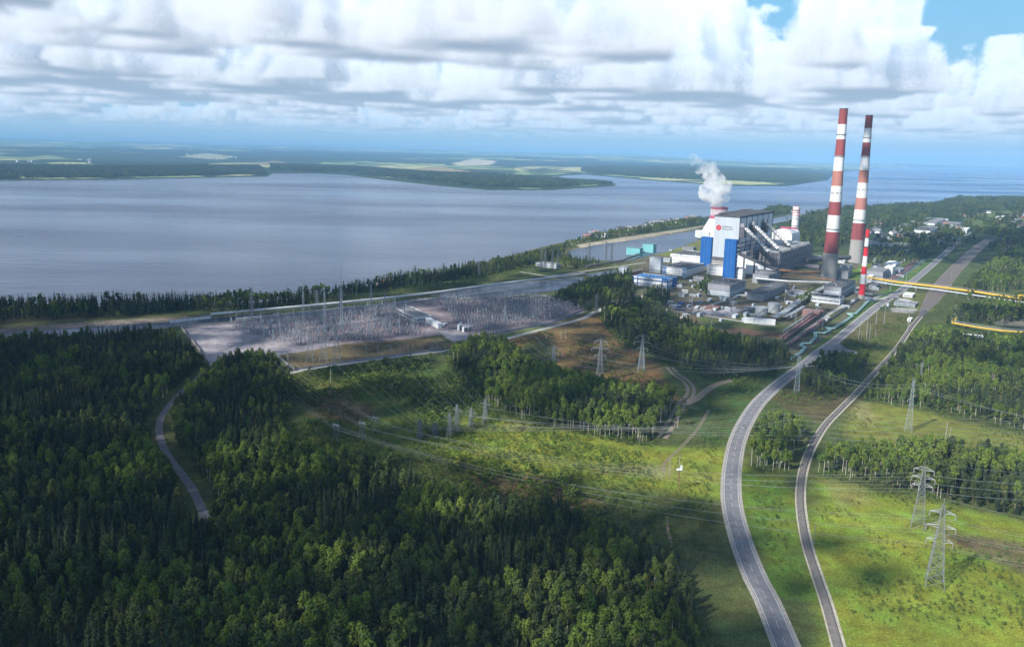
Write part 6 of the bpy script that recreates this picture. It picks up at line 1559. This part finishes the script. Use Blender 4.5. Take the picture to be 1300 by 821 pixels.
    for c in C:
        for s, p in enumerate(c[:6]):
            tgt = Vector((*G2(600 + s * 14, 404), 17)); wire(p, tgt, 6, 'thin power line wire between the brown clearing pylons and the switchyard', 'wires over the brown clearing', .05)
            tgt = Vector((*G2(1010 + s * 5, 498), 24)); wire(p, tgt, 9, 'thin power line wire from the brown clearing pylons over the dark wood to the road', 'wires over the dark wood', .05, 20)
    for s, p in enumerate(T1[:4]): wire(p, T3[s], 8, 'thin wire strung from the slim meadow mast to the roadside mast', 'wires to the roadside mast', .05); wire(p, Vector((*G2(1450, 590 + s * 4), 26)), 6, 'thin wire running from the slim meadow mast over the birch belt', 'wires over the birch belt', .05)
    for s, p in enumerate(T3[:4]): wire(p, C[2][s], 10, 'thin wire strung from the roadside mast to the farthest clearing pylon', 'wires from roadside mast to clearing', .05, 18)
def make_steam():
    """plume leaving the cooling tower: a billowing volume inside its own rough shape"""
    x, y, h = TOWER_TOP; d = math.hypot(x, y); k = d / 1000.0     # metres per photo pixel there
    right = Vector((y, -x, 0)).normalized() ; prof = [(910, 263, 10, 0), (906, 254, 14, 0), (908, 246, 21, 0), (897, 246, 17, 6), (918, 240, 13, -4), (903, 236, 17, 4), (911, 229, 14, 0), (902, 224, 14, 3), (899, 216, 13, 0), (908, 219, 9, -3), (893, 211, 12, 4), (887, 205, 10, 0), (881, 200, 8, 4), (887, 216, 7, 2), (880, 209, 5, 2)]
    bm = bmesh.new()
    for px, py, r, dy in prof:
        z = height_at(905, 301, py); o = (px - 911 - (301 - py) * .045) * k; c = Vector((x, y, z)) + right * o + Vector((x, y, 0)).normalized() * dy * k
        for s in range(5):
            q = c + Vector([rng.uniform(-.55, .55) * r * k * .9 for _ in range(3)]) * (s > 0)
            bmesh.ops.create_icosphere(bm, subdivisions=2, radius=r * k * (.62 if s == 0 else rng.uniform(.25, .5)), matrix=Matrix.Translation(q))
    me = bpy.data.meshes.new('steam_plume'); bm.to_mesh(me); bm.free()
    o = link('steam_plume', me); tag(o, 'billowing white steam plume rising from the cooling tower', kind='stuff')
    rm = o.modifiers.new('merge', 'REMESH'); rm.mode = 'VOXEL'; rm.voxel_size = 2.2; rm.use_smooth_shade = True
    tx = bpy.data.textures.new('billow', 'CLOUDS'); tx.noise_scale = 9; tx.noise_depth = 3
    ds = o.modifiers.new('billow', 'DISPLACE'); ds.texture = tx; ds.strength = 8; ds.mid_level = .45; ds.texture_coords = 'GLOBAL'
    mt = bpy.data.materials.new('steam'); mt.use_nodes = True; nt = mt.node_tree; nt.nodes.remove(nt.nodes['Principled BSDF']); E.nt = nt
    v = nt.nodes.new('ShaderNodeVolumePrincipled'); v.inputs['Color'].default_value = (1, 1, 1, 1); v.inputs['Anisotropy'].default_value = .2
    geo = nt.nodes.new('ShaderNodeNewGeometry'); n = noise(geo.outputs['Position'], .045, 4, .6); sz = nt.nodes.new('ShaderNodeSeparateXYZ'); nt.links.new(geo.outputs['Position'], sz.inputs[0]); zz = ss(E(sz.outputs[2]), h + 60, h + 130, 1., .25)
    dn = ss(n, .40, .62, .003, .11) * zz; nt.links.new(dn.o, v.inputs['Density']); nt.links.new(v.outputs[0], nt.nodes['Material Output'].inputs['Volume'])
    o.data.materials.append(mt)
    scene.cycles.volume_step_rate = 3.0; scene.cycles.volume_max_steps = 128; scene.cycles.volume_bounces = 6
make_camera(); make_land(); make_roads(); make_world(); make_haze(); make_clouds(); make_forest(); make_plant(); make_lines(); make_steam()
